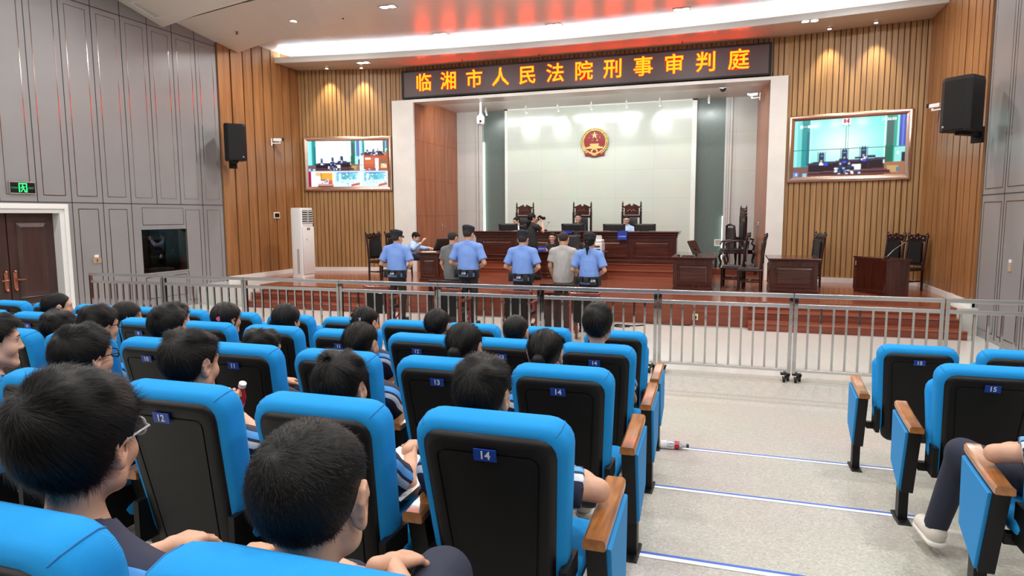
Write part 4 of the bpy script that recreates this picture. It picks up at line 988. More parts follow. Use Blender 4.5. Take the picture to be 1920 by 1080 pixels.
# exit sign
t = thing('exit_sign', 'lit green and black exit sign on the grey wall above the brown door', 'sign', (XL, 8.61, 2.575), PI/2)
b = MB(); b.box((-.235, -.03, -.11), (.235, 0, .11), bev=.008); obj('frame', b, 'chrome', t)
b = MB(); b.box((-.215, -.034, -.09), (.215, -.028, .09)); obj('face', b, 'black_gloss', t)
b = MB()
for x0, x1, z0, z1 in ((-.075, .075, .062, .082), (-.075, -.055, -.08, .08), (.055, .075, -.08, .08), (.03, .075, -.08, -.055)): b.box((x0, -.037, z0), (x1, -.033, z1))
b.ball((-.005, -.035, .04), (.014, .004, .014), 10)
for p, r in (([(-.005, 0, .025), (.005, 0, -.02)], .012), ([(.005, 0, -.02), (-.02, 0, -.04), (-.035, 0, -.07)], .009), ([(.005, 0, -.02), (.03, 0, -.04), (.025, 0, -.07)], .009), ([(-.005, 0, .02), (-.03, 0, .005), (-.035, 0, -.015)], .007), ([(-.005, 0, .02), (.025, 0, .01), (.035, 0, .02)], .007)):
    b.tube([(x, -.036, z) for x, y, z in p], r, 6)
obj('running_figure', b, 'exit_green', t)
o = text_mesh('安全出口', .032, 'exit_green_dim', 'lettering', t, extrude=.001); o.location = (-.142, -.036, -.005); o.rotation_euler = (PI/2, 0, 0)
o = text_mesh('EXIT', .05, 'exit_green_dim', 'lettering', t, extrude=.001); o.location = (.145, -.036, -.005); o.rotation_euler = (PI/2, 0, 0)
# speakers
def speaker(loc, rz, label, side):
    t = thing('wall_speaker', label, 'speaker', loc, rz)
    P5 = [(-.25, -.20), (-.17, -.25), (.17, -.25), (.25, -.20), (.19, .20), (-.19, .20)]
    b = MB(); b.loft([[(x*s, y*s, z) for x, y in P5] for z, s in ((-.44, .97), (-.43, 1), (.36, 1), (.42, .95))]); obj('cabinet', b, 'black_plastic', t)
    b = MB(); b.loft([[(x*.96, y-.012 if y < -.1 else y*.5, z) for x, y in P5] for z in (-.41, .35)]); obj('grille', b, 'black_metal', t)
    b = MB(); b.ball((-.16*side, -.263, -.36), (.018, .005, .018), 10); obj('badge', b, 'steel', t)
    b = MB(); b.box((-.06, -.10, -.49), (.06, .40, -.44)); b.box((-.09, .36, -.60), (.09, .42, -.34)); b.tube([(.05, .36, -.5), (.05, .1, -.46)], .02, 6); obj('bracket', b, 'black_metal', t)
speaker((-11.5, 13.45, 3.83), R(48), 'black loudspeaker on the left wooden side wall', -1)
speaker((3.48, 12.75, 3.80), R(-48), 'black loudspeaker on the right wooden side wall', 1)
# air conditioner
t = thing('air_conditioner', 'tall white floor standing air conditioner in the left corner of the stage', 'air conditioner', (-10.82, 15.05, SZ), PI/2)
b = MB(); b.loft([[(x, y, z) for x, y in rrect(.50*s, .36*s, .05)] for z, s in ((0, 1.03), (.05, 1), (1.78, 1), (1.82, .96))]); obj('body', b, 'ac_white', t, 40)
b = MB(); b.box((-.24, -.20, .08), (.24, -.17, 1.33), bev=.015); obj('front_panel', b, 'ac_white', t, 40)
b = MB(); b.box((-.22, -.185, 1.42), (.22, -.178, 1.76)); obj('outlet', b, 'screen_off', t)
b = MB()
for k in range(6): b.box((-.22, -.20, 1.43+k*.058), (.22, -.185, 1.452+k*.058)); 
b.box((-.015, -.20, 1.42), (.015, -.186, 1.76)); obj('louvre', b, 'ac_white', t)
b = MB(); b.box((-.06, -.203, 1.24), (.06, -.199, 1.30)); obj('display', b, 'screen_off', t)
b = MB(); b.box((-.015, -.206, 1.26), (.01, -.203, 1.285)); obj('display_digit', b, 'display_orange', t)
b = MB(); b.box((-.12, -.202, .985), (-.06, -.199, .995)); b.box((-.1, -.202, 1.0), (-.09, -.199, 1.015)); obj('badge', b, 'dark_plastic', t)
b = MB(); b.box((-.253, -.07, .1), (-.249, .0, .75)); obj('side_vent', b, 'ac_grey', t)
# wall fittings
t = thing('wall_thermostat', 'white thermostat panel on the left wooden wall beside the air conditioner', 'thermostat', (-11.955, 15.5, 2.08), PI/2)
b = MB(); b.box((-.12, -.02, -.085), (.12, .01, .085), bev=.008); obj('frame', b, 'white_paint', t); b = MB(); b.box((-.095, -.024, -.055), (.095, -.019, .055)); obj('screen', b, 'screen_off', t)
def bullet_cam(loc, rz, label):
    t = thing('bullet_camera', label, 'camera', loc, rz)
    b = MB(); b.box((-.04, -.30, .02), (.04, -.06, .10), bev=.012); obj('housing', b, 'ac_white', t)
    b = MB(); b.box((-.045, -.34, .03), (.045, -.28, .115), bev=.01); obj('lens', b, 'black_gloss', t)
    b = MB(); b.box((-.03, -.03, -.1), (.03, .0, .1), bev=.006); b.box((-.015, -.25, -.04), (.015, 0, -.015)); b.box((-.015, -.25, -.03), (.015, -.2, .03)); obj('bracket', b, 'ac_white', t)
bullet_cam((-11.95, 15.4, 4.05), PI/2+.5, 'small white camera on the left wooden wall right of the loudspeaker')
bullet_cam((3.9, 15.6, 4.15), -PI/2-.9, 'small white camera on the right wooden wall behind the loudspeaker')
bullet_cam((.57, 18.6, 5.05), -PI/2-.4, 'small white camera high in the right corner of the recess')
t = thing('wall_switch', 'tan switch plate with a white tag on the grey wall right of the brown door', 'switch', (XL, 9.98, 1.20), PI/2)
b = MB(); b.box((-.095, -.015, -.06), (.095, 0, .045), bev=.004); obj('plate', b, pbr('tan_plate', (.38, .26, .17), .4), t); b = MB(); b.box((-.05, -.012, .055), (.04, 0, .11)); obj('tag', b, 'white_paint', t); b = MB(); b.box((-.01, -.018, -.03), (.01, -.014, .02)); obj('rocker', b, 'dark_plastic', t)
t = thing('wall_switch', 'small beige switch plate with white tag on the right grey wall', 'switch', (XR, 11.78, 1.27), -PI/2)
b = MB(); b.box((-.05, -.015, -.09), (.05, 0, .03), bev=.004); obj('plate', b, M['tan_plate'] if 'tan_plate' in M else pbr('beige_plate', (.42, .33, .22), .4), t); b = MB(); b.box((-.035, -.014, .04), (.035, 0, .09)); obj('tag', b, 'white_paint', t)
t = thing('dome_camera', 'black dome camera on the recess ceiling at the right', 'camera', (-.36, 18.55, 5.37))
b = MB(); b.lathe([(.10, 0), (.10, -.06), (.09, -.07)][::-1], 16); obj('base', b, 'ac_white', t, 40); b = MB(); b.ball((0, 0, -.08), .085, 14); obj('dome', b, 'black_gloss', t, True)
t = thing('hanging_camera', 'white camera hanging on a pole from the recess ceiling at the left', 'camera', (-7.06, 18.5, 5.37))
b = MB(); b.tube([(0, 0, 0), (0, 0, -.42)], .03, 8); obj('pole', b, 'ac_white', t); b = MB(); b.lathe([(.01, -.72), (.08, -.71), (.11, -.64), (.11, -.48), (.05, -.40), (.02, -.39)], 14); obj('housing', b, 'ac_white', t, True); b = MB(); b.ball((.03, -.10, -.60), .04, 10); obj('lens', b, 'black_gloss', t, True)
# ceiling lamps in view
def twin(x, y, z, label, rz=0.):
    t = thing('twin_downlight', label, 'ceiling lamp', (x, y, z), rz, 'twin downlights')
    b = MB()
    for x0, x1, y0, y1 in ((-.19, .19, -.10, -.085), (-.19, .19, .085, .10), (-.19, -.175, -.085, .085), (.175, .19, -.085, .085), (-.01, .01, -.085, .085)): b.box((x0, y0, -.012), (x1, y1, .0))
    b.box((-.18, -.09, -.004), (.18, .09, .0)); obj('frame', b, 'steel', t)
    for s in (-1, 1):
        b = MB(); b.lathe([(.07, -.016), (.07, -.004)], 14, T=Matrix.Translation((s*.09, 0, 0))); obj('lens', b, 'lamp', t)
for x, y, lab in ((-9.55, 13.13, 'twin downlight farthest left on the ceiling fold'), (-7.15, 13.24, 'twin downlight near the top picture edge, second from the left'), (-7.0, 15.6, 'twin downlight above the left end of the LED sign'),
                  (-4.14, 15.75, 'twin downlight above the middle of the LED sign'), (-1.21, 15.5, 'twin downlight above the right end of the LED sign')):
    twin(x, y, CEIL-.001 if x > -9 else 6.385, lab)
twin(-9.68, 16.47, 6.199, 'twin downlight in the soffit above the left video wall'); twin(1.44, 16.2, 6.199, 'twin downlight in the soffit above the right video wall')
for x, y, lab in ((-11.0, 16.72, 'small spot lamp in the soffit over the left video wall, left one'), (-10.05, 16.98, 'small spot lamp in the soffit over the left video wall, right one'),
                  (1.92, 16.98, 'small spot lamp in the soffit over the right video wall, left one'), (2.82, 16.78, 'small spot lamp in the soffit over the right video wall, right one')):
    t = thing('spot_lamp', lab, 'spot lamp', (x, y, 6.2), 0, 'small soffit spot lamps')
    b = MB(); b.lathe([(.055, -.02), (.055, 0)], 14); obj('ring', b, 'steel', t); b = MB(); b.lathe([(.038, -.026), (.038, -.018)], 12); obj('lens', b, 'lamp', t)
    n = (.25, -.97) if x < -5 else (-.19, -.98)
    spot('spot_lamp_light', (x, y, 6.16), (x-n[0]*.16, y-n[1]*.16, 4.2), 170, 70, (1, .84, .54), .8, .03)
for x, y, z, lab in ((-11.02, 13.15, 6.29, 'ceiling sprinkler left of all the downlights'), (-8.45, 13.55, 6.5, 'ceiling sprinkler between the two left downlights')):
    t = thing('sprinkler', lab, 'sprinkler', (x, y, z)); b = MB(); b.lathe([(.04, -.006), (.04, 0)], 12); obj('plate', b, 'steel', t); b = MB(); b.tube([(0, 0, 0), (0, 0, -.05)], .012, 6); b.lathe([(.028, -.056), (.028, -.05)], 10); obj('head', b, 'dark_plastic', t)
for x, y, lab in ((-7.0, 17.0, 'left sprinkler on the soffit over the LED sign'), (-4.9, 17.1, 'middle sprinkler on the soffit over the LED sign'), (-1.3, 17.05, 'right sprinkler on the soffit over the LED sign')):
    t = thing('sprinkler', lab, 'sprinkler', (x, y, 6.2)); b = MB(); b.tube([(0, 0, 0), (0, 0, -.05)], .012, 6); b.lathe([(.028, -.056), (.028, -.05)], 10); obj('head', b, 'emblem_red', t)
t = thing('smoke_detector', 'round white smoke detector on the ceiling near the top picture edge', 'smoke detector', (-8.75, 13.0, CEIL)); b = MB(); b.lathe([(.03, -.05), (.06, -.045), (.065, -.015), (.07, 0)], 16); obj('body', b, 'ac_white', t, 40); b = MB(); b.lathe([(.02, -.055), (.02, -.05)], 10); obj('sensor', b, 'ac_grey', t)
# air vent in the near ceiling fold
t = thing('air_vent', 'white framed air vent in the ceiling at the top left', 'vent', (-11.45, 11.25, 6.33)); t.rotation_euler = (R(-12.5), 0, 0)
b = MB()
for x0, x1, y0, y1 in ((-.34, .34, -.34, -.28), (-.34, .34, .28, .34), (-.34, -.28, -.28, .28), (.28, .34, -.28, .28)): b.box((x0, y0, -.03), (x1, y1, .03))
obj('frame', b, 'white_paint', t)
b = MB(); b.box((-.28, -.28, .0), (.28, .28, .02)); obj('duct', b, 'screen_off', t)
b = MB()
for k in range(9): b.box((-.28, -.26+k*.062, -.022), (.28, -.245+k*.062, .0))
obj('slat', b, 'ac_grey', t)
# track lamps in the recess
t = thing('lamp_track', 'long dark lamp track under the front edge of the recess ceiling', 'track', (-4, 18.06, 5.36)); b = MB(); b.box((-3.9, -.025, -.06), (4.0, .025, .01)); obj('rail', b, 'black_metal', t)
for k, (x, y) in enumerate(STAGE_TRACK):
    t = thing('track_lamp', 'small white track lamp before the back wall, '+['leftmost over the wide pale panel', 'second over the pale panel', 'just left above the emblem', 'right above the emblem', 'rightmost over the pale panel', 'over the right dark glass', 'over the left dark glass'][k], 'track lamp', (x, y-.15, 5.37), 0, 'small track lamps')
    b = MB(); b.tube([(0, 0, 0), (0, 0, -.09)], .015, 6); obj('stem', b, 'ac_white', t)
    b = MB(); b.tube([(0, -.04, -.08), (0, .06, -.20)], .035, 10); obj('head', b, 'ac_white', t, 40)
    b = MB(); b.tube([(0, .055, -.194), (0, .066, -.207)], .028, 10); obj('lens', b, 'lamp', t)
    spot('track_lamp_light', (x, y-.07, 5.15), (x, 20.4, 4.78), 26 if k < 5 else 16, 62, (.92, 1, .98), .9, .03)
# ------------------------------------------------------------------ people: one continuous surface per body from a blended distance field
def V(*a): return np.array(a, float)
def surface_nets(F, o, h):
    S = F < 0; nx, ny, nz = F.shape
    c = np.zeros((nx-1, ny-1, nz-1), np.int8)
    for i in (0, 1):
        for j in (0, 1):
            for k in (0, 1): c += S[i:nx-1+i, j:ny-1+j, k:nz-1+k]
    act = (c > 0) & (c < 8); idx = np.argwhere(act); n = len(idx)
    vid = -np.ones(act.shape, np.int64); vid[act] = np.arange(n)
    acc = np.zeros((n, 3)); cnt = np.zeros(n)
    I, J, K = idx.T
    cor = [(i, j, k) for i in (0, 1) for j in (0, 1) for k in (0, 1)]
    val = {q: F[I+q[0], J+q[1], K+q[2]] for q in cor}
    for q in cor:
        for ax in range(3):
            if q[ax]: continue
            r = list(q); r[ax] = 1; r = tuple(r); a, b_ = val[q], val[r]
            m = (a < 0) != (b_ < 0); t = np.where(m, a/np.where(m, a-b_, 1), 0)
            p = np.tile(np.array(q, float), (n, 1)); p[:, ax] += t
            acc[m] += p[m]; cnt[m] += 1
    v = o+h*(idx+acc/cnt[:, None])
    quads = []
    for ax in range(3):
        u, w = [(1, 2), (2, 0), (0, 1)][ax]
        A = S; sl0 = [slice(None)]*3; sl1 = [slice(None)]*3; sl0[ax] = slice(0, -1); sl1[ax] = slice(1, None)
        D = A[tuple(sl0)] != A[tuple(sl1)]
        e = np.argwhere(D); e = e[(e[:, u] > 0) & (e[:, w] > 0) & (e[:, u] < F.shape[u]-1) & (e[:, w] < F.shape[w]-1)]
        if len(e) == 0: continue
        inside = S[e[:, 0], e[:, 1], e[:, 2]]
        def cell(du, dw): q = e.copy(); q[:, u] -= du; q[:, w] -= dw; return vid[q[:, 0], q[:, 1], q[:, 2]]
        Q = np.stack([cell(1, 1), cell(0, 1), cell(0, 0), cell(1, 0)], 1)
        Q[~inside] = Q[~inside][:, ::-1]; quads.append(Q)
    return v, np.concatenate(quads)
def field(prims, h, k0=.03, clips=()):
    lo, hi = [], []
    for p in prims:
        if p[0] == 'c':
            r = max(p[3], p[4]); lo.append(np.minimum(p[1], p[2])-r); hi.append(np.maximum(p[1], p[2])+r)
        elif p[0] == 'e': r = max(p[2]); lo.append(p[1]-r); hi.append(p[1]+r)
    lo = np.min(lo, 0)-.03; hi = np.max(hi, 0)+.03
    n = np.ceil((hi-lo)/h).astype(int)+1
    ax = [lo[i]+h*np.arange(n[i]) for i in range(3)]
    F = np.full(n, 1.0, np.float32)
    for p in prims:
        opt = p[5] if p[0] == 'c' and len(p) > 5 else (p[4] if p[0] != 'c' and len(p) > 4 else {})
        k = opt.get('k', k0)
        if p[0] == 'c': r = max(p[3], p[4]); a_, b_ = np.minimum(p[1], p[2])-r, np.maximum(p[1], p[2])+r
        else: r = max(p[2]); a_, b_ = p[1]-r, p[1]+r
        a_ = np.maximum(np.floor((a_-k-.03-lo)/h).astype(int), 0); b_ = np.minimum(np.ceil((b_+k+.03-lo)/h).astype(int)+1, n)
        sl = tuple(slice(a_[i], b_[i]) for i in range(3))
        X, Y, Z = np.meshgrid(*[ax[i][sl[i]] for i in range(3)], indexing='ij')
        if p[0] == 'c':
            A, B = p[1], p[2]; ba = B-A; L = max(ba@ba, 1e-9)
            t = np.clip(((X-A[0])*ba[0]+(Y-A[1])*ba[1]+(Z-A[2])*ba[2])/L, 0, 1)
            d = np.sqrt((X-A[0]-t*ba[0])**2+(Y-A[1]-t*ba[1])**2+(Z-A[2]-t*ba[2])**2)-(p[3]+(p[4]-p[3])*t)
            if opt.get('flat'):
                nn = ba/math.sqrt(L); d = np.maximum(d, (X-B[0])*nn[0]+(Y-B[1])*nn[1]+(Z-B[2])*nn[2])
        else:
            Rm = p[3] if len(p) > 3 and p[3] is not None else np.eye(3)
            q = np.stack([X-p[1][0], Y-p[1][1], Z-p[1][2]], -1) @ Rm      # rows into local axes
            rr_ = np.array(p[2]); k0_ = np.linalg.norm(q/rr_, axis=-1); k1_ = np.linalg.norm(q/rr_**2, axis=-1)
            d = k0_*(k0_-1)/np.maximum(k1_, 1e-6)
        G = F[sl]
        if opt.get('sub'):
            hh = np.clip(.5-.5*(G+d)/k, 0, 1); F[sl] = G*(1-hh)-d*hh+k*hh*(1-hh)
        else:
            hh = np.clip(.5+.5*(G-d)/k, 0, 1); F[sl] = G*(1-hh)+d*hh-k*hh*(1-hh)
    if clips:
        X, Y, Z = np.meshgrid(*ax, indexing='ij')
        for fn in clips: F = np.maximum(F, fn(X, Y, Z))
    return F, lo
def sdf_geo(prims, h, k=.03, clips=()):
    F, lo = field(prims, h, k, clips); return surface_nets(F, lo, h)
def geo_mesh(name, geos, mats, mi=None):
    v = []; f = []; o = 0; ms = []
    for g, (a, q) in enumerate(geos): v.append(a); f.append(q+o); o += len(a); ms += [mi[g] if mi else 0]*len(q)
    v = np.concatenate(v); f = np.concatenate(f)
    me = bpy.data.meshes.new(name); me.vertices.add(len(v)); me.vertices.foreach_set('co', v.astype(np.float32).ravel())
    me.loops.add(f.size); me.loops.foreach_set('vertex_index', f.astype(np.int32).ravel())
    me.polygons.add(len(f)); me.polygons.foreach_set('loop_start', np.arange(0, f.size, 4, dtype=np.int32)); 
    try: me.polygons.foreach_set('loop_total', np.full(len(f), 4, np.int32))
    except Exception: pass
    for m in (mats if isinstance(mats, (list, tuple)) else [mats]): me.materials.append(M[m])
    if mi: me.polygons.foreach_set('material_index', np.array(ms, np.int32))
    me.update(calc_edges=True); me.validate(); me.shade_smooth(); return me
def rotm(yaw=0, pitch=0, roll=0):      # yaw>0 turns left, pitch>0 looks up, roll>0 tilts to the right
    return np.array((Matrix.Rotation(R(yaw), 3, 'Z') @ Matrix.Rotation(R(pitch), 3, 'X') @ Matrix.Rotation(R(roll), 3, 'Y')))
# --- head in its own frame: origin between the ears, +y to the nose, +z up
def head_prims(fem=0, fine=True):
    j = 1-.10*fem
    P = [('e', V(0, -.018, .038), (.077, .097, .084)), ('e', V(0, .022, -.02), (.066*j, .072, .088)), ('e', V(0, .035, .03), (.066, .064, .055)),
         ('c', V(-.046*j, .012, -.062), V(-.012, .070, -.098), .026*j, .017), ('c', V(.046*j, .012, -.062), V(.012, .070, -.098), .026*j, .017), ('e', V(0, .074, -.098), (.02, .017, .017), None, {'k': .02}),
         ('c', V(-.034, .077, .024), V(.034, .077, .024), .015, .015), ('e', V(-.042, .058, -.028), (.026, .026, .028)), ('e', V(.042, .058, -.028), (.026, .026, .028))]
    for s in (-1, 1): P.append(('e', V(s*.032, .098, .004), (.017, .013, .011), None, {'sub': 1, 'k': .012}))
    P += [('c', V(0, .090, .012), V(0, .105, -.027), .008, .0118, {'k': .012}), ('e', V(-.012, .098, -.031), (.0085, .009, .007), None, {'k': .008}), ('e', V(.012, .098, -.031), (.0085, .009, .007), None, {'k': .008}),
          ('c', V(-.02, .081, -.060), V(.02, .081, -.060), .008, .008, {'k': .010}), ('c', V(-.016, .080, -.073), V(.016, .080, -.073), .009, .009, {'k': .010})]
    for s in (-1, 1):      # ears: rim, lobe, bowl
        e = lambda y, z, o=0: V(s*(.0765+o*.75), y, z)
        P += [('e', V(s*.0795, -.007, -.001), (.0085, .023, .036), rotm(s*-14, 0, s*6), {'k': .012})]
        rim = [e(.008, .008), e(.006, .024, .006), e(-.006, .034, .011), e(-.020, .028, .014), e(-.025, .010, .014), e(-.020, -.010, .011), e(-.010, -.024, .006)]
        for a, b_ in zip(rim[:-1], rim[1:]): P.append(('c', a, b_, .0058, .0058, {'k': .003}))
        P += [('e', e(-.004, -.030, .004), (.008, .011, .012), None, {'k': .006}), ('e', e(.004, -.004, .013), (.007, .009, .013), None, {'k': .004, 'sub': 1})]
    return P
def xf(P, Rm, c, s=1.):
    out = []
    for p in P:
        if p[0] == 'c': out.append(('c', Rm@(p[1]*s)+c, Rm@(p[2]*s)+c, p[3]*s, p[4]*s, *p[5:]))
        else:
            R0 = p[3] if len(p) > 3 and p[3] is not None else np.eye(3)
            out.append(('e', Rm@(p[1]*s)+c, tuple(q*s for q in p[2]), Rm@R0, *p[4:]))
    return out
# --- hands: wrist at the origin, fingers along +y, palm towards -z, thumb on -x (right hand)
def hand_geo(curl, spread=.10, thumb=(.6, .3)):
    P = []
    for i, x in enumerate((-.030, -.010, .010, .029)):
        P.append(('c', V(x*.55, .008, 0), V(x, .082-.006*abs(i-1), .002), .015, .0115, {'k': .016}))
    for i, (x, L) in enumerate(((-.031, .068), (-.0105, .077), (.0105, .072), (.0295, .056))):
        p = V(x, .082-.006*abs(i-1), .002); a = 0; sp = (i-1.5)*spread
        for f, r0, r1, c in ((.45, .0088, .0080, 1.), (.30, .0080, .0074, 1.1), (.25, .0074, .0062, .8)):
            a += curl*c*(1+.08*i); d = V(math.sin(sp)*math.cos(a), math.cos(sp)*math.cos(a), -math.sin(a)); q = p+d*L*f
            P.append(('c', p, q, r0, r1, {'k': .0035})); p = q
    b0 = V(-.018, .018, -.004); b1 = b0+V(-.030, .030, -.008); b2 = b1+V(-.016, .030, -.008-.01*thumb[1]); b3 = b2+V(-.002, .024, -.006-.012*thumb[1])
    P += [('c', b0, b1, .016, .0125, {'k': .012}), ('c', b1, b2, .0115, .0095, {'k': .004}), ('c', b2, b3, .0093, .0075, {'k': .004}), ('c', V(0, -.05, 0), V(0, .01, 0), .024, .021, {'k': .015})]
    return sdf_geo(P, .0036, .012)
HANDS = {k: hand_geo(c) for k, c in (('flat', .12), ('rest', .38), ('grip', .85))}
def hand_at(kind, side, wrist, dirv, palm, s=1.):
    v, q = HANDS[kind]; v = v.copy()*s
    if side < 0: v[:, 0] *= -1; q = q[:, ::-1]
    y = np.array(dirv, float); y /= np.linalg.norm(y); z = -np.array(palm, float); z -= y*(z@y); z /= np.linalg.norm(z); x = np.cross(y, z)
    return v@np.stack([x, y, z])+wrist, q
# --- hair
ZL = ([-.14, -.07, -.035, -.012, .012, .03, .05, .075, .11], [-.088, -.082, -.05, .004, .022, .006, .052, .072, .085])
ZLB = ([-.14, -.07, -.035, -.012, .012, .03, .05, .075, .11], [-.085, -.075, -.04, .010, .022, .020, .066, .080, .09])
ZLG = ([-.14, -.07, -.035, -.012, .012, .03, .05, .075, .11], [-.115, -.10, -.06, -.010, .0, .0, .052, .074, .085])
ZLBOB = ([-.14, -.07, -.035, -.012, .012, .03, .05, .075, .11], [-.17, -.17, -.165, -.15, -.13, -.09, .035, .05, .07])
def hair_geo(style, seed, h, spots=()):
    r = random.Random(seed)
    t = dict(buzz=.006, short=.013, thick=.021, pony=.010, bun=.010, bob=.018, crop=.004, long=.013)[style]
    P = [('e', V(0, -.018, .040), (.078+t*.8, .098+t, .085+t)), ('e', V(0, .028, .042), (.067+t*.7, .062+t*.7, .052+t*.9))]
    if style in ('short', 'thick'):
        P.append(('e', V(0, .055, .088), (.055, .045, .026+t*.4)))
        for k in range(26 if style == 'thick' else 16):
            a = r.uniform(0, 2*PI); e = r.uniform(.45, 1.2)
            P.append(('e', V(.07*math.cos(a)*math.cos(e), -.02+.09*math.sin(a)*math.cos(e), .045+.09*math.sin(e)), (.02, .022, .013+t*.5), None, {'k': .02}))
    zl = ZL
    if style in ('buzz', 'crop'): zl = ZLB
    if style in ('pony', 'bun', 'long'): zl = ZLG
    if style == 'bob':
        zl = ZLBOB; P += [('e', V(0, -.035, -.05), (.088, .085, .13)), ('e', V(0, -.05, -.10), (.075, .055, .09))]
    for wc in spots: P.append(('e', V(*wc), (.013, .013, .013), None, {'sub': 1, 'k': .01}))
    def clip(X, Y, Z):
        lim = np.interp(Y, *zl); return (lim-Z)*.8
    v, q = sdf_geo(P, h, .02, (clip,))
    geos = [(v, q)]
    if style == 'pony': geos.append(sdf_geo([('c', V(0, -.105, .02), V(0, -.135, -.0), .022, .026), ('c', V(0, -.135, -.0), V(.006, -.145, -.09), .03, .024), ('c', V(.006, -.145, -.09), V(.004, -.135, -.19), .022, .008)], h, .02))
    if style == 'bun': geos.append(sdf_geo([('e', V(0, -.115, -.045), (.032, .028, .032)), ('c', V(-.015, -.12, -.06), V(.02, -.125, -.03), .018, .018)], h, .01))
    if style == 'long': geos.append(sdf_geo([('e', V(0, -.075, -.08), (.07, .04, .08)), ('c', V(0, -.10, -.10), V(0, -.095, -.24), .05, .03)], h, .02))
    return geos
def strands(geo, style, seed, n, whorl, width):
    """tapered hairs growing out of the hair mass, swirling from the crown; returns vertices and quads"""
    g = np.random.default_rng(seed); v, q = geo
    c = v[q].mean(1); a = np.cross(v[q[:, 2]]-v[q[:, 0]], v[q[:, 3]]-v[q[:, 1]]); ar = np.linalg.norm(a, axis=1); nn = a/np.maximum(ar, 1e-12)[:, None]
    if (nn*(c-V(0, 0, .02))).sum() < 0: nn = -nn
    out = (nn*(c-V(0, -.01, .02))).sum(1) > .02
    ear = (np.abs(c[:, 0]) > .055) & (c[:, 1] > -.05) & (c[:, 1] < .05) & (c[:, 2] < .052); ar = ar*out*~ear; k = g.choice(len(c), n, p=ar/ar.sum())
    p = c[k]+g.normal(0, .0025, (n, 3)); N_ = nn[k]
    w = np.array(whorl); d = p-w; d -= N_*(d*N_).sum(1)[:, None]; L = np.linalg.norm(d, axis=1)[:, None]; d /= np.maximum(L, 1e-4)
    sw = np.cross(N_, d); d = d+sw*np.exp(-L/.05)*.9
    if style in ('pony', 'bun', 'long', 'bob'):
        tgt = V(0, -.12, .0) if style in ('pony', 'bun') else V(0, -.06, -.3)
        d = tgt-p if style in ('pony', 'bun') else np.tile(V(0, -.05, -1.), (n, 1)); d -= N_*(d*N_).sum(1)[:, None]; d /= np.maximum(np.linalg.norm(d, axis=1)[:, None], 1e-4)
        lift, jit, ln = .05, .07, (.04, .06)
    elif style == 'buzz': lift, jit, ln = .55, .22, (.010, .017)
    elif style == 'crop': lift, jit, ln = .8, .3, (.004, .006)
    else: lift, jit, ln = .20, .14, (.022, .042)
    d = d+g.normal(0, jit, (n, 3)); d += N_*lift; d /= np.linalg.norm(d, axis=1)[:, None]
    ln = g.uniform(*ln, (n, 1)); wv = np.cross(d, N_); wv /= np.maximum(np.linalg.norm(wv, axis=1)[:, None], 1e-6)
    S = 4; vs = []
    for s in range(S+1):
        f = s/S; pt = p-N_*.003+d*ln*f-N_*(ln*lift*.55*f*f)+V(0, 0, -1)*(ln*.12*f*f); hw = width*(1-f*.85)/2
        vs += [pt-wv*hw, pt+wv*hw]
    Vv = np.stack(vs, 1).reshape(-1, 3); b_ = np.arange(n)[:, None]*2*(S+1)
    Q = np.concatenate([np.concatenate([b_+2*s, b_+2*s+1, b_+2*s+3, b_+2*s+2], 1) for s in range(S)])
    return Vv, Q
def glasses(parent, Rm, c, s, mat, thick=.0028):
    b = MB()
    def ring(cx): return [(cx+x, .108, .004+z) for x, z in rrect(.050, .036, .013, 5)]
    T = Matrix([[*(Rm[i]*s), c[i]] for i in range(3)]+[[0, 0, 0, 1]])
    for cx in (-.033, .033): l = ring(cx); b.tube(l+l[:1], thick, 6, T=T)
    b.tube([(-.008, .109, .008), (0, .111, .011), (.008, .109, .008)], thick, 6, T=T)
    for sd in (-1, 1): b.tube([(sd*.058, .107, .010), (sd*.078, .09, .011), (sd*.086, .0, .012), (sd*.084, -.018, .0)], thick*.9, 6, T=T)
    g = obj('glasses', b, mat, parent, True)
    for cx in (-.033, .033):
        b = MB(); b.loft([[(cx+x, .1075+d, .004+z) for x, z in rrect(.048, .034, .012, 5)] for d in (0, .0016)], T=T); obj('lens', b, 'lens', g)
    return g
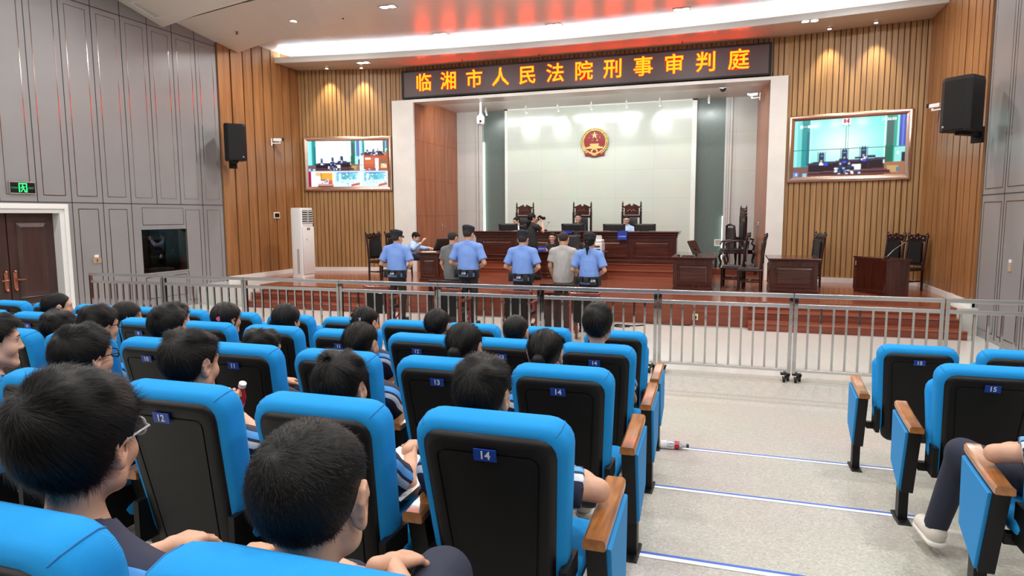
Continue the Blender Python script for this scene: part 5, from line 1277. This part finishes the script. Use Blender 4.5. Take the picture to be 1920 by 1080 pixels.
def person(label, loc, rz, J, look, group=None):
    """J: joints in the person's frame (floor at z=0, facing +y); look: clothing, hair and finish"""
    t = thing('person', label, 'person', loc, rz, group)
    s = look.get('s', 1.); h = look.get('h', .012); fem = look.get('fem', 0); fat = look.get('fat', 1.)
    H = J['head']; HR = rotm(*J.get('look', (0, 0, 0))); hs = look.get('hs', 1.)
    Pl, Ch, N_ = J['pelvis'], J['chest'], J['neck']; SL, SR = J['sh']; EL, ER = J['el']; WL, WR = J['wr']; HL, HRp = J['hip']; KL, KR = J['kn']; AL, AR = J['an']; TL, TR = J['toe']
    sw = .92 if fem else 1.
    torso = [('e', Pl, (.150*s*fat, .105*s*fat, .12*s), None, {'k': .06}), ('e', (Pl+Ch)/2, (.135*s*fat*sw, .100*s*fat, .15*s), None, {'k': .06}), ('e', Ch, (.158*s*fat*sw, .110*s*fat, .165*s), None, {'k': .06}),
             ('c', SL, SR, .052*s, .052*s, {'k': .05}), ('c', N_, SL, .048*s, .052*s, {'k': .04}), ('c', N_, SR, .048*s, .052*s, {'k': .04})]
    neck = [('c', N_-V(0, 0, .02), H+HR@V(0, -.022, -.055)*hs, .053*s*sw, .048*s*sw, {'k': .03})]
    arms = []
    for S_, E_, W_ in ((SL, EL, WL), (SR, ER, WR)): arms += [('c', S_, E_, .049*s*sw, .038*s*sw, {'k': .025}), ('c', E_, E_+(W_-E_)*.35, .037*s*sw, .036*s*sw, {'k': .015}), ('c', E_+(W_-E_)*.35, W_, .036*s*sw, .024*s*sw, {'k': .015})]
    legs = []
    for A_, K_, N2, T_ in ((HL, KL, AL, TL), (HRp, KR, AR, TR)): legs += [('c', A_, K_, .080*s, .054*s, {'k': .05}), ('c', K_, K_+(N2-K_)*.35, .052*s, .053*s, {'k': .02}), ('c', K_+(N2-K_)*.35, N2, .053*s, .034*s, {'k': .02}), ('c', N2-V(0, 0, .02), T_, .034*s, .026*s, {'k': .02})]
    geo = [sdf_geo(torso+neck+arms+legs+xf(head_prims(fem), HR, H, hs), h, .02)]
    if look.get('hfine'):      # the head again at a finer step where it shows large; same surface, closed at the neck
        geo = [sdf_geo(torso+neck+arms+legs+xf([('e', V(0, -.01, .02), (.05, .06, .06))], HR, H, hs), h, .02), sdf_geo(neck+xf(head_prims(fem), HR, H, hs), look['hfine'], .02)]
    for sd, W_, E_, k, pal in ((-1, WL, EL, *J.get('hl', ('rest', (0, 0, -1)))), (1, WR, ER, *J.get('hr', ('rest', (0, 0, -1))))):
        dv = J.get('hdl' if sd < 0 else 'hdr'); dv = (W_-E_) if dv is None else dv
        geo.append(hand_at(k, sd, W_, dv, pal, s))
    link('body', geo_mesh('body', geo, look.get('skin', 'skin')), t)
    # shirt
    ins = look.get('ins', .012); g = look.get('sleeve', .62); dn = Pl[2]-look.get('hem', .06)
    sh = [(p[0], p[1], tuple(q+ins for q in p[2]), None, {'k': .06}) if p[0] == 'e' else ('c', p[1], p[2], p[3]+ins, p[4]+ins, p[5]) for p in torso]
    if look.get('loose'): sh.append(('e', Pl+V(0, 0, .0), (.172*s*fat, .128*s*fat, .42*s), None, {'k': .06}))
    for S_, E_, W_ in ((SL, EL, WL), (SR, ER, WR)):
        if g <= 1: sh.append(('c', S_, S_+(E_-S_)*g, (.052+ins)*s, (.056+ins*1.3)*s, {'k': .02, 'flat': 1}))
        else: sh += [('c', S_, E_, (.049+ins)*s, (.040+ins)*s, {'k': .02}), ('c', E_, E_+(W_-E_)*(g-1), (.039+ins)*s, (.028+ins)*s, {'k': .02, 'flat': 1})]
    nk = N_+V(0, .0, .035)
    clips = [lambda X, Y, Z: dn-Z+0*X, lambda X, Y, Z: (.058*s-np.sqrt((X-nk[0])**2+(Y-nk[1]-.02)**2+((Z-nk[2])*.9)**2))]
    sv, sq = sdf_geo(sh, look.get('ch', max(h, .009)), .03, clips)
    me = geo_mesh('shirt', [(sv, sq)], look['shirt'])
    if look['shirt'] == 'uniform':
        band = np.zeros(len(sv), np.float32)
        for S_, E_, sd in ((SL, EL, -1), (SR, ER, 1)):
            d = E_-S_; L = np.linalg.norm(d); d = d/L; fwd = V(0, 1, 0)-d*d[1]; fwd /= np.linalg.norm(fwd)
            rel = sv-S_; u = rel@fwd; al = rel@d; sel = (sv[:, 0]*sd > .09*s) & (al > -.14)
            band[sel] = (.5-(u+.02)*3.4)[sel]
        at = me.attributes.new('band', 'FLOAT', 'POINT'); at.data.foreach_set('value', np.clip(band, 0, 1))
    shirt = link('shirt', me, t)
    if look.get('collar'): 
        b = MB(); b.tube([tuple(N_+V(.062*math.cos(a)*s, .060*math.sin(a)*s+.005, .03+.012*math.sin(-a))) for a in [PI*.5+2*PI*k/16+.35 for k in range(15)]], .014, 6); obj('collar', b, look['collar'], t, True)
    # trousers
    tr = [('e', Pl, ((.150+.012)*s*fat, (.105+.012)*s*fat, .125*s), None, {'k': .06})]
    for A_, K_, N2 in ((HL, KL, AL), (HRp, KR, AR)): tr += [('c', A_, K_, .094*s, .070*s, {'k': .05}), ('c', K_, N2, .068*s, .056*s, {'k': .03, 'flat': 1})]
    link('trousers', geo_mesh('trousers', [sdf_geo(tr, max(h, .012), .04, [lambda X, Y, Z: Z-(Pl[2]+.10*s)])], look.get('trousers', 'navy')), t)
    for A_, T_ in ((AL, TL), (AR, TR)):
        d = T_-A_; m = A_+d*.55
        g1 = sdf_geo([('c', V(A_[0], A_[1]-.01, .055), V(T_[0], T_[1], .042), .046, .040), ('c', V(A_[0], A_[1]-.03, .07), V(A_[0], A_[1], .085), .042, .040)], .010, .02, [lambda X, Y, Z: .022-Z])
        g2 = sdf_geo([('c', V(A_[0], A_[1]-.02, .02), V(T_[0], T_[1]+.005, .02), .048, .043)], .010, .02, [lambda X, Y, Z: np.maximum(.002-Z, Z-.03)])
        o = link('shoe', geo_mesh('shoe', [g1], look.get('shoe', 'black_metal')), t); link('sole', geo_mesh('sole', [g2], look.get('sole', 'black_plastic')), o)
    # hair
    T = lambda v: (v*hs)@HR.T+H
    if look.get('hair'):
        hg = hair_geo(look['hair'], look.get('seed', 1), look.get('hh', .008), look.get('spots', ()))
        allg = [(T(v), q) for v, q in hg]; mi = [0]*len(hg)
        ns = look.get('strands', 0)
        if ns: v, q = strands(hg[0], look['hair'], look.get('seed', 1), ns, look.get('whorl', (.012, -.075, .108)), look.get('sw', .0016)); allg.append((T(v), q)); mi.append(1)
        hm = look.get('hair_mat', 'hair')
        link('hair', geo_mesh('hair', allg, [hm, look.get('strand_mat', 'hair_strand')], mi), t)
    # face
    TM = Matrix([[*(HR[i]*hs), H[i]] for i in range(3)]+[[0, 0, 0, 1]])
    if look.get('face'):
        for sd in (-1, 1):
            b = MB(); b.ball((sd*.032, .0790, .004), (.0125, .0095, .0068), 10, 0, TM); b.ball((sd*.032, .0868, .004), (.0058, .0026, .0060), 8, 1, TM); obj('eye', b, ['eye_white', 'iris'], t, True)
            b = MB(); b.tube([(sd*.018, .085, .006), (sd*.026, .0885, .0125), (sd*.036, .0875, .0125), (sd*.046, .080, .006)], [.0015, .0022, .0022, .0015], 6, 0, TM); obj('eyelid', b, 'hair_soft', t, True)
            b = MB(); b.tube([(sd*.016, .098, .024), (sd*.033, .097, .030), (sd*.050, .086, .026)], [.003, .0036, .002], 6, 0, TM); obj('eyebrow', b, 'hair', t, True)
        b = MB(); b.tube([(-.018, .0835, -.066), (-.007, .0895, -.064), (.007, .0895, -.064), (.018, .0835, -.066)], [.0015, .0038, .0038, .0015], 6, 0, TM); b.tube([(-.015, .0835, -.068), (0, .0885, -.0715), (.015, .0835, -.068)], [.0015, .0048, .0015], 6, 0, TM); obj('lips', b, 'lips', t, True)
    if look.get('glasses'): glasses(t, HR, H, hs, look['glasses'])
    return t, TM
# --- poses
def seated(hz=.98, hx=0., hy=0., yaw=0, pitch=0, roll=0, s=.95, **kw):
    sz = hz-.235; d = dict(
        head=V(hx, hy, hz), look=(yaw, pitch, roll), neck=V(hx*.7, hy-.025, hz-.165), sh=(V(-.165*s+hx*.5, hy-.02, sz-.02), V(.165*s+hx*.5, hy-.02, sz-.02)), chest=V(hx*.4, hy-.01, sz-.13), pelvis=V(0, -.03, .545),
        el=(V(-.20, .10, .56), V(.20, .10, .56)), wr=(V(-.11, .30, .635), V(.11, .30, .635)), hip=(V(-.085, .0, .53), V(.085, .0, .53)), kn=(V(-.11, .40, .52), V(.11, .40, .52)),
        an=(V(-.11, .41, .09), V(.11, .41, .09)), toe=(V(-.12, .56, .045), V(.12, .56, .045)), hl=('rest', (0, .1, -1)), hr=('rest', (0, .1, -1)), hdl=V(.15, 1, -.1), hdr=V(-.15, 1, -.1))
    d.update(kw); return d
def standing(H=1.75, yaw=0, pitch=0, roll=0, stance=.11, **kw):
    k = H/1.75; z = lambda v: v*k
    d = dict(head=V(0, .02, H-.125), look=(yaw, pitch, roll), neck=V(0, -.012, z(1.475)), sh=(V(-.185*k, -.01, z(1.40)), V(.185*k, -.01, z(1.40))), chest=V(0, -.005, z(1.27)), pelvis=V(0, -.01, z(.97)),
        el=(V(-.27*k, -.03, z(1.12)), V(.27*k, -.03, z(1.12))), wr=(V(-.10, .19, z(1.00)), V(.10, .19, z(1.00))), hip=(V(-.085, 0, z(.92)), V(.085, 0, z(.92))), kn=(V(-stance*.95, .015, z(.50)), V(stance*.95, .015, z(.50))),
        an=(V(-stance, -.03, .09), V(stance, -.03, .09)), toe=(V(-stance-.03, .13, .045), V(stance+.03, .13, .045)), hl=('rest', (1, .3, -.3)), hr=('rest', (-1, .3, -.3)), hdl=V(.6, .3, -.5), hdr=V(-.6, .3, -.5))
    d.update(kw); return d
# ------------------------------------------------------------------ the audience
LK = dict(shirt='uniform', skin='skin', trousers='navy', shoe='white_shoe', sole='sole', s=.95, hs=.97, ins=.012, hem=.05)
def student(row, x, hz, label, hair, J=None, dy=.26, group='students in navy uniform', **kw):
    y = ROWY[row]+dy; lk = dict(LK); lk.update(hair=hair); 
    jk = {k: kw.pop(k) for k in list(kw) if k in ('yaw', 'pitch', 'roll', 'hx', 'el', 'wr', 'hl', 'hr', 'hdl', 'hdr', 'kn', 'an', 'toe', 'hy')}
    lk.update(kw); return person(label, (x, y, FL(y)), 0, seated(hz, **jk), lk, group)
n_ = dict(Z=dict(h=.009, hfine=.0042, hh=.006, strands=30000, sw=.0009), A=dict(h=.011, hfine=.0055, hh=.007, strands=15000, sw=.0012), B=dict(h=.012, hfine=.0075, hh=.008, strands=6000, sw=.0017), C=dict(h=.013, hfine=.009, hh=.009, strands=2600, sw=.0024))
t, TM = student('Z', -1.17, 1.00, 'boy with thick black hair and clear glasses, nearest the camera at bottom left', 'thick', yaw=14, pitch=2, roll=0, seed=3, glasses='clear_plastic', face=1, hs=1.02, whorl=(-.02, -.085, .10), **n_['Z'])
student('Z', -.655, .962, 'boy with close-cropped dark hair at the bottom, sitting right of the boy with clear glasses', 'buzz', yaw=13, seed=5, spots=((-.02, -.085, .118),), hs=1.08, face=1, kn=(V(-.20, .40, .54), V(.02, .47, .575)), an=(V(-.2, .42, .09), V(.05, .48, .09)), toe=(V(-.2, .56, .045), V(.05, .64, .045)), wr=(V(-.18, .26, .66), V(-.045, .34, .668)), el=(V(-.24, .04, .62), V(.20, .08, .63)), hdl=V(.5, 1, -.15), hdr=V(.25, 1, -.28), hr=('rest', (0, -.2, -1)), whorl=(-.02, -.075, .105), **n_['Z'])
student('A', -.75, .95, 'boy with short black hair and his right elbow on the armrest, seat 14, second row', 'short', yaw=-4, seed=7, sleeve=.78, el=(V(-.20, .08, .58), V(.37, .03, .672)), wr=(V(-.11, .30, .63), V(.20, .19, .68)), hdr=V(-.8, .5, -.1), **n_['A'])
student('A', -1.28, .935, 'boy with spiky hair and a pale crown spot, seat 13 of the second row', 'short', yaw=2, seed=9, hs=.95, spots=((-.005, -.08, .125),), **n_['A'])
student('A', -1.93, .975, 'boy with short black hair in the second row holding up a pink and red bottle', 'short', yaw=-4, seed=11, face=1, el=(V(-.2, .1, .57), V(.22, .16, .62)), wr=(V(-.11, .30, .63), V(-.07, .29, .71)), hdr=V(-.3, .1, .9), hr=('grip', (-.4, .9, .1)), **n_['A'])
student('A', -2.47, .965, 'boy with short hair and thin dark glasses in the second row, second from the left', 'thick', yaw=-6, pitch=4, seed=13, glasses='black_metal', face=1, **n_['A'])
student('A', -3.00, 1.0, 'boy whose face shows in profile at the left picture edge', 'short', yaw=-30, seed=15, face=1, skin='skin_light', **n_['A'])
student('B', -.84, .965, 'girl with smooth tied dark hair in seat 14 of the third row', 'pony', fem=1, seed=17, **n_['B'])
student('B', -1.26, .975, 'girl with smooth dark hair in seat 13 of the third row', 'pony', fem=1, seed=19, hs=1.0, **n_['B'])
student('B', -1.85, .955, 'girl with brown-black hair in seat 12 of the third row', 'bun', fem=1, seed=21, hair_mat='hair_soft', **n_['B'])
student('B', -2.48, .88, 'low-sitting student with short hair in seat 11 of the third row', 'short', yaw=-12, seed=23, **n_['B'])
student('B', -3.14, .985, 'boy with tousled black hair in seat 10 of the third row', 'thick', yaw=-8, seed=25, hs=.94, **n_['B'])
student('B', -3.68, .965, 'boy with upright brush-cut hair and dark glasses in seat 9 of the third row', 'thick', yaw=-10, seed=27, hs=.96, glasses='black_metal', face=1, **n_['B'])
student('B', -4.02, .925, 'boy half hidden behind the brush-cut boy with glasses in seat 8 of the third row', 'short', yaw=0, seed=29, hs=.93, **n_['B'])
student('C', -.79, 1.04, 'boy sitting tall with thick hair in front of the last seats before the aisle', 'thick', yaw=-2, seed=31, hs=1.0, **n_['C'])
student('C', -1.33, .965, 'boy with a round black crew cut in seat 13 of the fourth row', 'buzz', seed=33, **n_['C'])
student('C', -1.89, .98, 'girl with a low hair bun in seat 12 of the fourth row', 'bun', fem=1, seed=35, **n_['C'])
t, TM = student('C', -2.45, .975, 'girl with small white hair clips in seat 11 of the fourth row', 'bun', fem=1, yaw=-6, seed=37, **n_['C'])
for a in (-.035, .03):
    b = MB(); b.box((a-.012, -.118, .045), (a+.012, -.108, .065), T=TM); obj('hair_clip', b, 'patch_white', t)
student('C', -3.11, .965, 'girl with smooth black bobbed hair in seat 10 of the fourth row', 'bob', fem=1, seed=39, **n_['C'])
t, TM = student('C', -3.65, .955, 'girl with a pink ribbon clip in her bobbed hair, seat 9, fourth row', 'bob', fem=1, yaw=-14, seed=41, hair_mat='hair_soft', **n_['C'])
b = MB()
for sg in (-1, 1): b.loft([[(.035+sg*.004, -.114, .022), (.035+sg*.004, -.124, .022), (.035+sg*.004, -.124, .030), (.035+sg*.004, -.114, .030)], [(.035+sg*.03, -.108, .008), (.035+sg*.03, -.128, .008), (.035+sg*.03, -.128, .042), (.035+sg*.03, -.108, .042)]], T=TM)
obj('hair_clip', b, 'pink', t)
student('C', -4.14, .935, 'student with brown-black hair in seat 8 of the fourth row', 'short', seed=43, hair_mat='hair_soft', **n_['C'])
student('C', -4.64, .925, 'girl with smooth black hair in seat 7 of the fourth row turned to the right', 'bob', fem=1, yaw=-35, seed=45, hs=.95, **n_['C'])
student('C', -5.40, .975, 'girl with tied hair facing right, seat 6, before the brown door', 'bun', fem=1, yaw=-28, seed=47, face=1, **n_['C'])
# right block: only an arm and a leg come into the picture
student('B', 1.40, .97, 'student right of the aisle with a white trainer stretched into the aisle', 'short', seed=49, el=(V(-.375, .02, .675), V(.2, .1, .57)), wr=(V(-.17, .17, .68), V(.11, .30, .635)), hdl=V(.8, .4, -.1), kn=(V(-.36, .44, .53), V(.12, .4, .52)), an=(V(-.40, .62, .09), V(.12, .41, .09)), toe=(V(-.42, .77, .045), V(.13, .56, .045)), **n_['B'])
# bottle in the boy's hand, papers on laps, bottle on the floor
t = thing('drink_bottle', 'red and white drink bottle held up by a boy in the second row', 'bottle', (-2.04, 2.33, FL(1.97)+.73)); t.rotation_euler = (.2, .5, 0)
b = MB(); b.lathe([(.028, -.1), (.030, -.09), (.030, .03), (.014, .07), (.013, .09)], 12); obj('body', b, 'red_bottle', t, 40); b = MB(); b.lathe([(.016, .085), (.016, .105)], 10); obj('cap', b, 'patch_white', t); b = MB(); b.lathe([(.0308, -.04), (.0308, .0)], 12); obj('wrapper', b, 'pink', t)
t = thing('water_bottle', 'clear water bottle with a red band lying on the aisle floor', 'bottle', (-.40, 5.24, FL(5.24)+.034)); t.rotation_euler = (PI/2, 0, PI/2+.12)
b = MB(); b.lathe([(.026, -.12), (.032, -.11), (.032, -.02), (.029, .0), (.032, .02), (.030, .05), (.014, .09), (.013, .105)], 14); obj('body', b, 'bottle', t, 40)
b = MB(); b.lathe([(.0325, -.10), (.0325, -.05)], 14); obj('wrapper', b, 'paper', t); b = MB(); b.lathe([(.0328, .01), (.0315, .045)], 14); obj('band', b, 'red_bottle', t); b = MB(); b.lathe([(.016, .10), (.016, .12)], 10); obj('cap', b, 'dark_plastic', t)
def sheet(x, y, z, rz, lab, tilt=.1):
    b = MB(); b.box((-.10, -.14, 0), (.10, .14, .003)); o = tag(obj('paper_sheet', b, 'paper'), lab, 'paper'); o.location = (x, y, z); o.rotation_euler = (tilt, .25, rz)
sheet(-.60, 2.10, FL(2)+.615, .1, 'white paper on the lap of the boy with his elbow out'); sheet(-1.13, 2.10, FL(2)+.605, -.1, 'white paper on the lap in the second row, left of the wooden armrest')

# ------------------------------------------------------------------ officers, detainees, court
def cap(t, TM, fem=0):
    b = MB()
    b.loft([[(.092*k*math.cos(a), -.012+.108*k*math.sin(a), z+.012*math.sin(a)*(-1)) for a in [2*PI*i/24 for i in range(24)]] for k, z in ((.98, .045), (1.0, .055), (1.0, .085), (1.06, .10), (1.08, .125), (.98, .142), (.6, .150))], T=TM)
    c = obj('cap', b, 'police_cap', t, 50)
    b = MB(); b.loft([[(.07*k*math.cos(a), .065+.085*k*math.sin(a), z-.035*k*math.sin(a)) for a in [PI*i/12 for i in range(13)]] for k, z in ((.9, .062), (1, .058), (1, .052), (.9, .054))], T=TM); obj('peak', b, 'black_gloss', c)
def belt(t, z, rx, ry, kit=1):
    b = MB(); n = 28
    b.loft([[(rx*k*math.cos(2*PI*i/n), -.01+ry*k*math.sin(2*PI*i/n), zz) for i in range(n)] for k, zz in ((1, z-.028), (1.04, z-.028), (1.04, z+.028), (1, z+.028))]); bl = obj('belt', b, 'nylon', t, 40)
    for a, w, h_, d, zo in ((-152, .08, .13, .05, -.04), (-118, .10, .09, .05, -.01), (-90, .09, .10, .05, -.02), (-62, .08, .12, .045, -.05), (-30, .06, .15, .06, -.05), (-178, .06, .16, .06, -.05)):
        T = Matrix.Translation((rx*1.06*math.cos(R(a)), -.01+ry*1.06*math.sin(R(a)), z+zo)) @ Matrix.Rotation(R(a+90), 4, 'Z')
        b = MB(); b.box((-w/2, -d, -h_/2), (w/2, .01, h_/2), T=T, bev=.012); obj('pouch', b, 'nylon', bl, 30)
    for a, u in ((-90 if kit == 1 else -62, 0),):
        T = Matrix.Translation(((rx*1.06+.060)*math.cos(R(a)), -.01+(ry*1.06+.062)*math.sin(R(a)), z-.035)) @ Matrix.Rotation(R(a+90), 4, 'Z')
        o = text_mesh('公安', .045, 'patch_white', 'lettering', bl, offset=.001, extrude=.001); o.matrix_local = T @ Matrix.Rotation(PI/2, 4, 'X')
    return bl
PK = dict(shirt='police_shirt', trousers='black_cloth', shoe='black_gloss', sole='black_plastic', h=.013, hfine=.011, ch=.012, hh=.009, hair='crop', ins=.016, hem=.09, loose=1, hair_mat='hair_grey', strand_mat='hair_grey', sleeve=.78, collar='police_shirt', fat=1.10)
def officer(x, y, H, rz, label, kit=1, fem=0, pitch=-8, yaw=0, **kw):
    lk = dict(PK, s=H/1.75*1.02, fem=fem); lk.update(kw)
    k = H/1.75*(.93 if fem else 1)
    J = standing(H, pitch=pitch, yaw=yaw, sh=(V(-.205*k, -.01, 1.40*H/1.75), V(.205*k, -.01, 1.40*H/1.75)), el=(V(-.315*k, -.04, 1.13*H/1.75), V(.315*k, -.04, 1.13*H/1.75)))
    J['head'] = V(0, .02, H-.14); lk['hs'] = 1.15
    t, TM = person(label, (x, y, 0), rz, J, lk, None)
    cap(t, TM); belt(t, .985*H/1.75, .196*H/1.75, .156*H/1.75, kit)
    for sd in (-1, 1):
        b = MB(); b.box((-.025, -.055, 0), (.025, .055, .008), T=Matrix.Translation((sd*.145, -.005, 1.468*H/1.75)) @ Matrix.Rotation(sd*.42, 4, 'Y') @ Matrix.Rotation(PI/2, 4, 'Z'), bev=.003); obj('epaulette', b, 'police_cap', t)
    return t
officer(-6.17, 11.55, 1.75, .05, 'police officer in pale blue shirt and navy cap standing at the far left', pitch=-2, yaw=-20)
officer(-4.66, 11.5, 1.83, 0, 'tall police officer in blue shirt and navy cap right of the dark grey shirt', yaw=-8)
officer(-3.60, 11.5, 1.74, -.03, 'police officer in blue shirt and cap left of the light grey shirt')
officer(-2.37, 11.45, 1.70, -.05, 'woman police officer with a black ponytail under her cap, rightmost of those standing', kit=2, fem=1, hair='pony', hair_mat='hair', fat=1.0)
def detainee(x, y, H, rz, label, shirt, pitch=-14, yaw=0, fat=1.04):
    J = standing(H, pitch=pitch, yaw=yaw, el=(V(-.255, -.02, 1.12), V(.255, -.02, 1.12)), wr=(V(-.17, .16, .93), V(.17, .16, .93)))
    J['el'] = (V(-.245, -.02, 1.13), V(.245, -.02, 1.13)); J['wr'] = (V(-.20, .10, .88), V(.20, .10, .88)); J['hdl'] = V(.2, .2, -1); J['hdr'] = V(-.2, .2, -1)
    return person(label, (x, y, 0), rz, J, dict(shirt=shirt, trousers='black_cloth', shoe='black_metal', h=.013, hfine=.011, ch=.011, hh=.008, hair='crop', hair_mat='hair_grey', strand_mat='hair_grey', ins=.016, hem=.13, loose=1, sleeve=.70, s=1.02, fat=fat, hs=1.12), None)
detainee(-5.12, 11.85, 1.73, -.15, 'detainee with shaved head in a dark grey T-shirt seen from behind', 'grey_tee', yaw=-14)
detainee(-2.92, 11.8, 1.73, 0, 'detainee with cropped hair in a light grey T-shirt seen from behind', 'light_tee')
# photographer on the stage
J = standing(1.64, yaw=-25, pitch=-4, el=(V(-.24, .14, 1.17), V(.26, .12, 1.20)), wr=(V(-.06, .27, 1.42), V(.13, .26, 1.44)), hdl=V(.3, .2, .8), hdr=V(-.3, .1, .8), hl=('grip', (.8, -.2, 0)), hr=('grip', (-.8, -.2, 0)))
t, TM = person('woman in black seen from behind holding up a camera, standing before the bench', (-4.74, 15.88, SZ), -.35, J, dict(shirt='black_cloth', trousers='black_cloth', h=.012, hfine=.011, ch=.011, hair='long', fem=1, hem=.10, loose=1, sleeve=.6, s=.96, skin='skin_light', strands=600, sw=.004), None)
cpos = Matrix.Translation((-4.74, 15.88, SZ)) @ Matrix.Rotation(-.35, 4, 'Z') @ Vector((.06, .27, 1.53))
t = thing('photo_camera', 'black camera held to her face by the woman in black', 'camera', cpos, -.6)
b = MB(); b.box((-.07, -.03, -.05), (.07, .03, .04), bev=.01); b.box((-.03, -.03, .035), (.03, .03, .065), bev=.008); obj('camera_body', b, 'black_plastic', t, 40); b = MB(); b.tube([(0, .03, -.005), (0, .15, -.005)], [.035, .04], 12); obj('lens', b, 'black_metal', t, 40)
# prosecutor at the left desk, facing right
J = seated(1.03, hx=0, hy=.13, yaw=0, pitch=-22, s=1., el=(V(-.24, .30, .74), V(.26, .20, .76)), wr=(V(-.12, .48, .755), V(.22, .42, .93)), hdr=V(-.1, .5, .8), hr=('rest', (-.6, .6, 0)), hdl=V(.4, 1, 0))
J['pelvis'] = V(0, -.03, .57); J['chest'] = V(0, .07, .80)
person('prosecutor in a blue shirt sitting at the left desk with one hand raised, facing right', (-7.98, 15.75, SZ), -PI/2, J, dict(shirt='pale_shirt', trousers='navy', h=.011, hfine=.009, ch=.01, hair='short', hair_mat='hair', face=1, skin='skin_light', sleeve=1.85, hem=.03, strands=700, sw=.003, collar='pale_shirt'), None)
b = MB(); b.prism([(-.02, .0), (.02, .0), (.03, -.28), (0, -.32), (-.03, -.28)], -.006, .006); o = tag(obj('necktie', b, 'navy'), 'dark blue necktie on the prosecutor', 'tie'); o.location = (-7.775, 15.75, SZ+.90); o.rotation_euler = (.30, 0, PI/2); bpy.data.objects.remove(o)
# judges face the hall
def judge(x, y, hz, label, shirt, hair, fem=0, pitch=-8, yaw=0, **kw):
    J = seated(hz+.05, hy=.08, yaw=yaw, pitch=pitch, s=1., el=(V(-.24, .16, .72), V(.24, .16, .72)), wr=(V(-.15, .36, .84), V(.15, .36, .84)))
    lk = dict(shirt=shirt, trousers='black_cloth', h=.012, hfine=.008, ch=.011, hair=hair, fem=fem, face=1, skin='skin_light', sleeve=1.7, hem=.03, strands=500, sw=.003, collar=shirt); lk.update(kw)
    return person(label, (x, y, JZ), PI, J, lk, None)
judge(-6.12, 19.0, 1.07, 'woman judge in white at the left end of the bench, looking down to the left', 'white_shirt', 'bun', 1, -14, -35)
judge(-4.25, 19.0, 1.17, 'judge in black in the middle chair behind the bench', 'black_cloth', 'short', 0, -4, 6)
judge(-2.86, 19.0, 1.11, 'judge in a pale blue shirt at the right of the bench, looking down', 'pale_shirt', 'buzz', 0, -18, 10)
# clerks below the bench
def clerk(x, hz, label, hair, yaw=0, pitch=-6):
    J = seated(hz, hy=.10, yaw=yaw, pitch=pitch, s=.95, el=(V(-.22, .18, .66), V(.22, .18, .66)), wr=(V(-.10, .40, .73), V(.10, .40, .73)))
    person(label, (x, 17.14, SZ), PI, J, dict(shirt='black_cloth', trousers='black_cloth', h=.012, hfine=.008, ch=.011, hair=hair, fem=1, face=1, skin='skin_light', sleeve=1.5, hem=.03, strands=500, sw=.003, s=.95), None)
clerk(-4.52, 1.01, 'woman clerk in black with centre-parted hair at the left of the clerks desk', 'bun', 4)
clerk(-3.86, 1.06, 'clerk mostly hidden behind the large monitor of the clerks desk', 'pony', 0, -30)
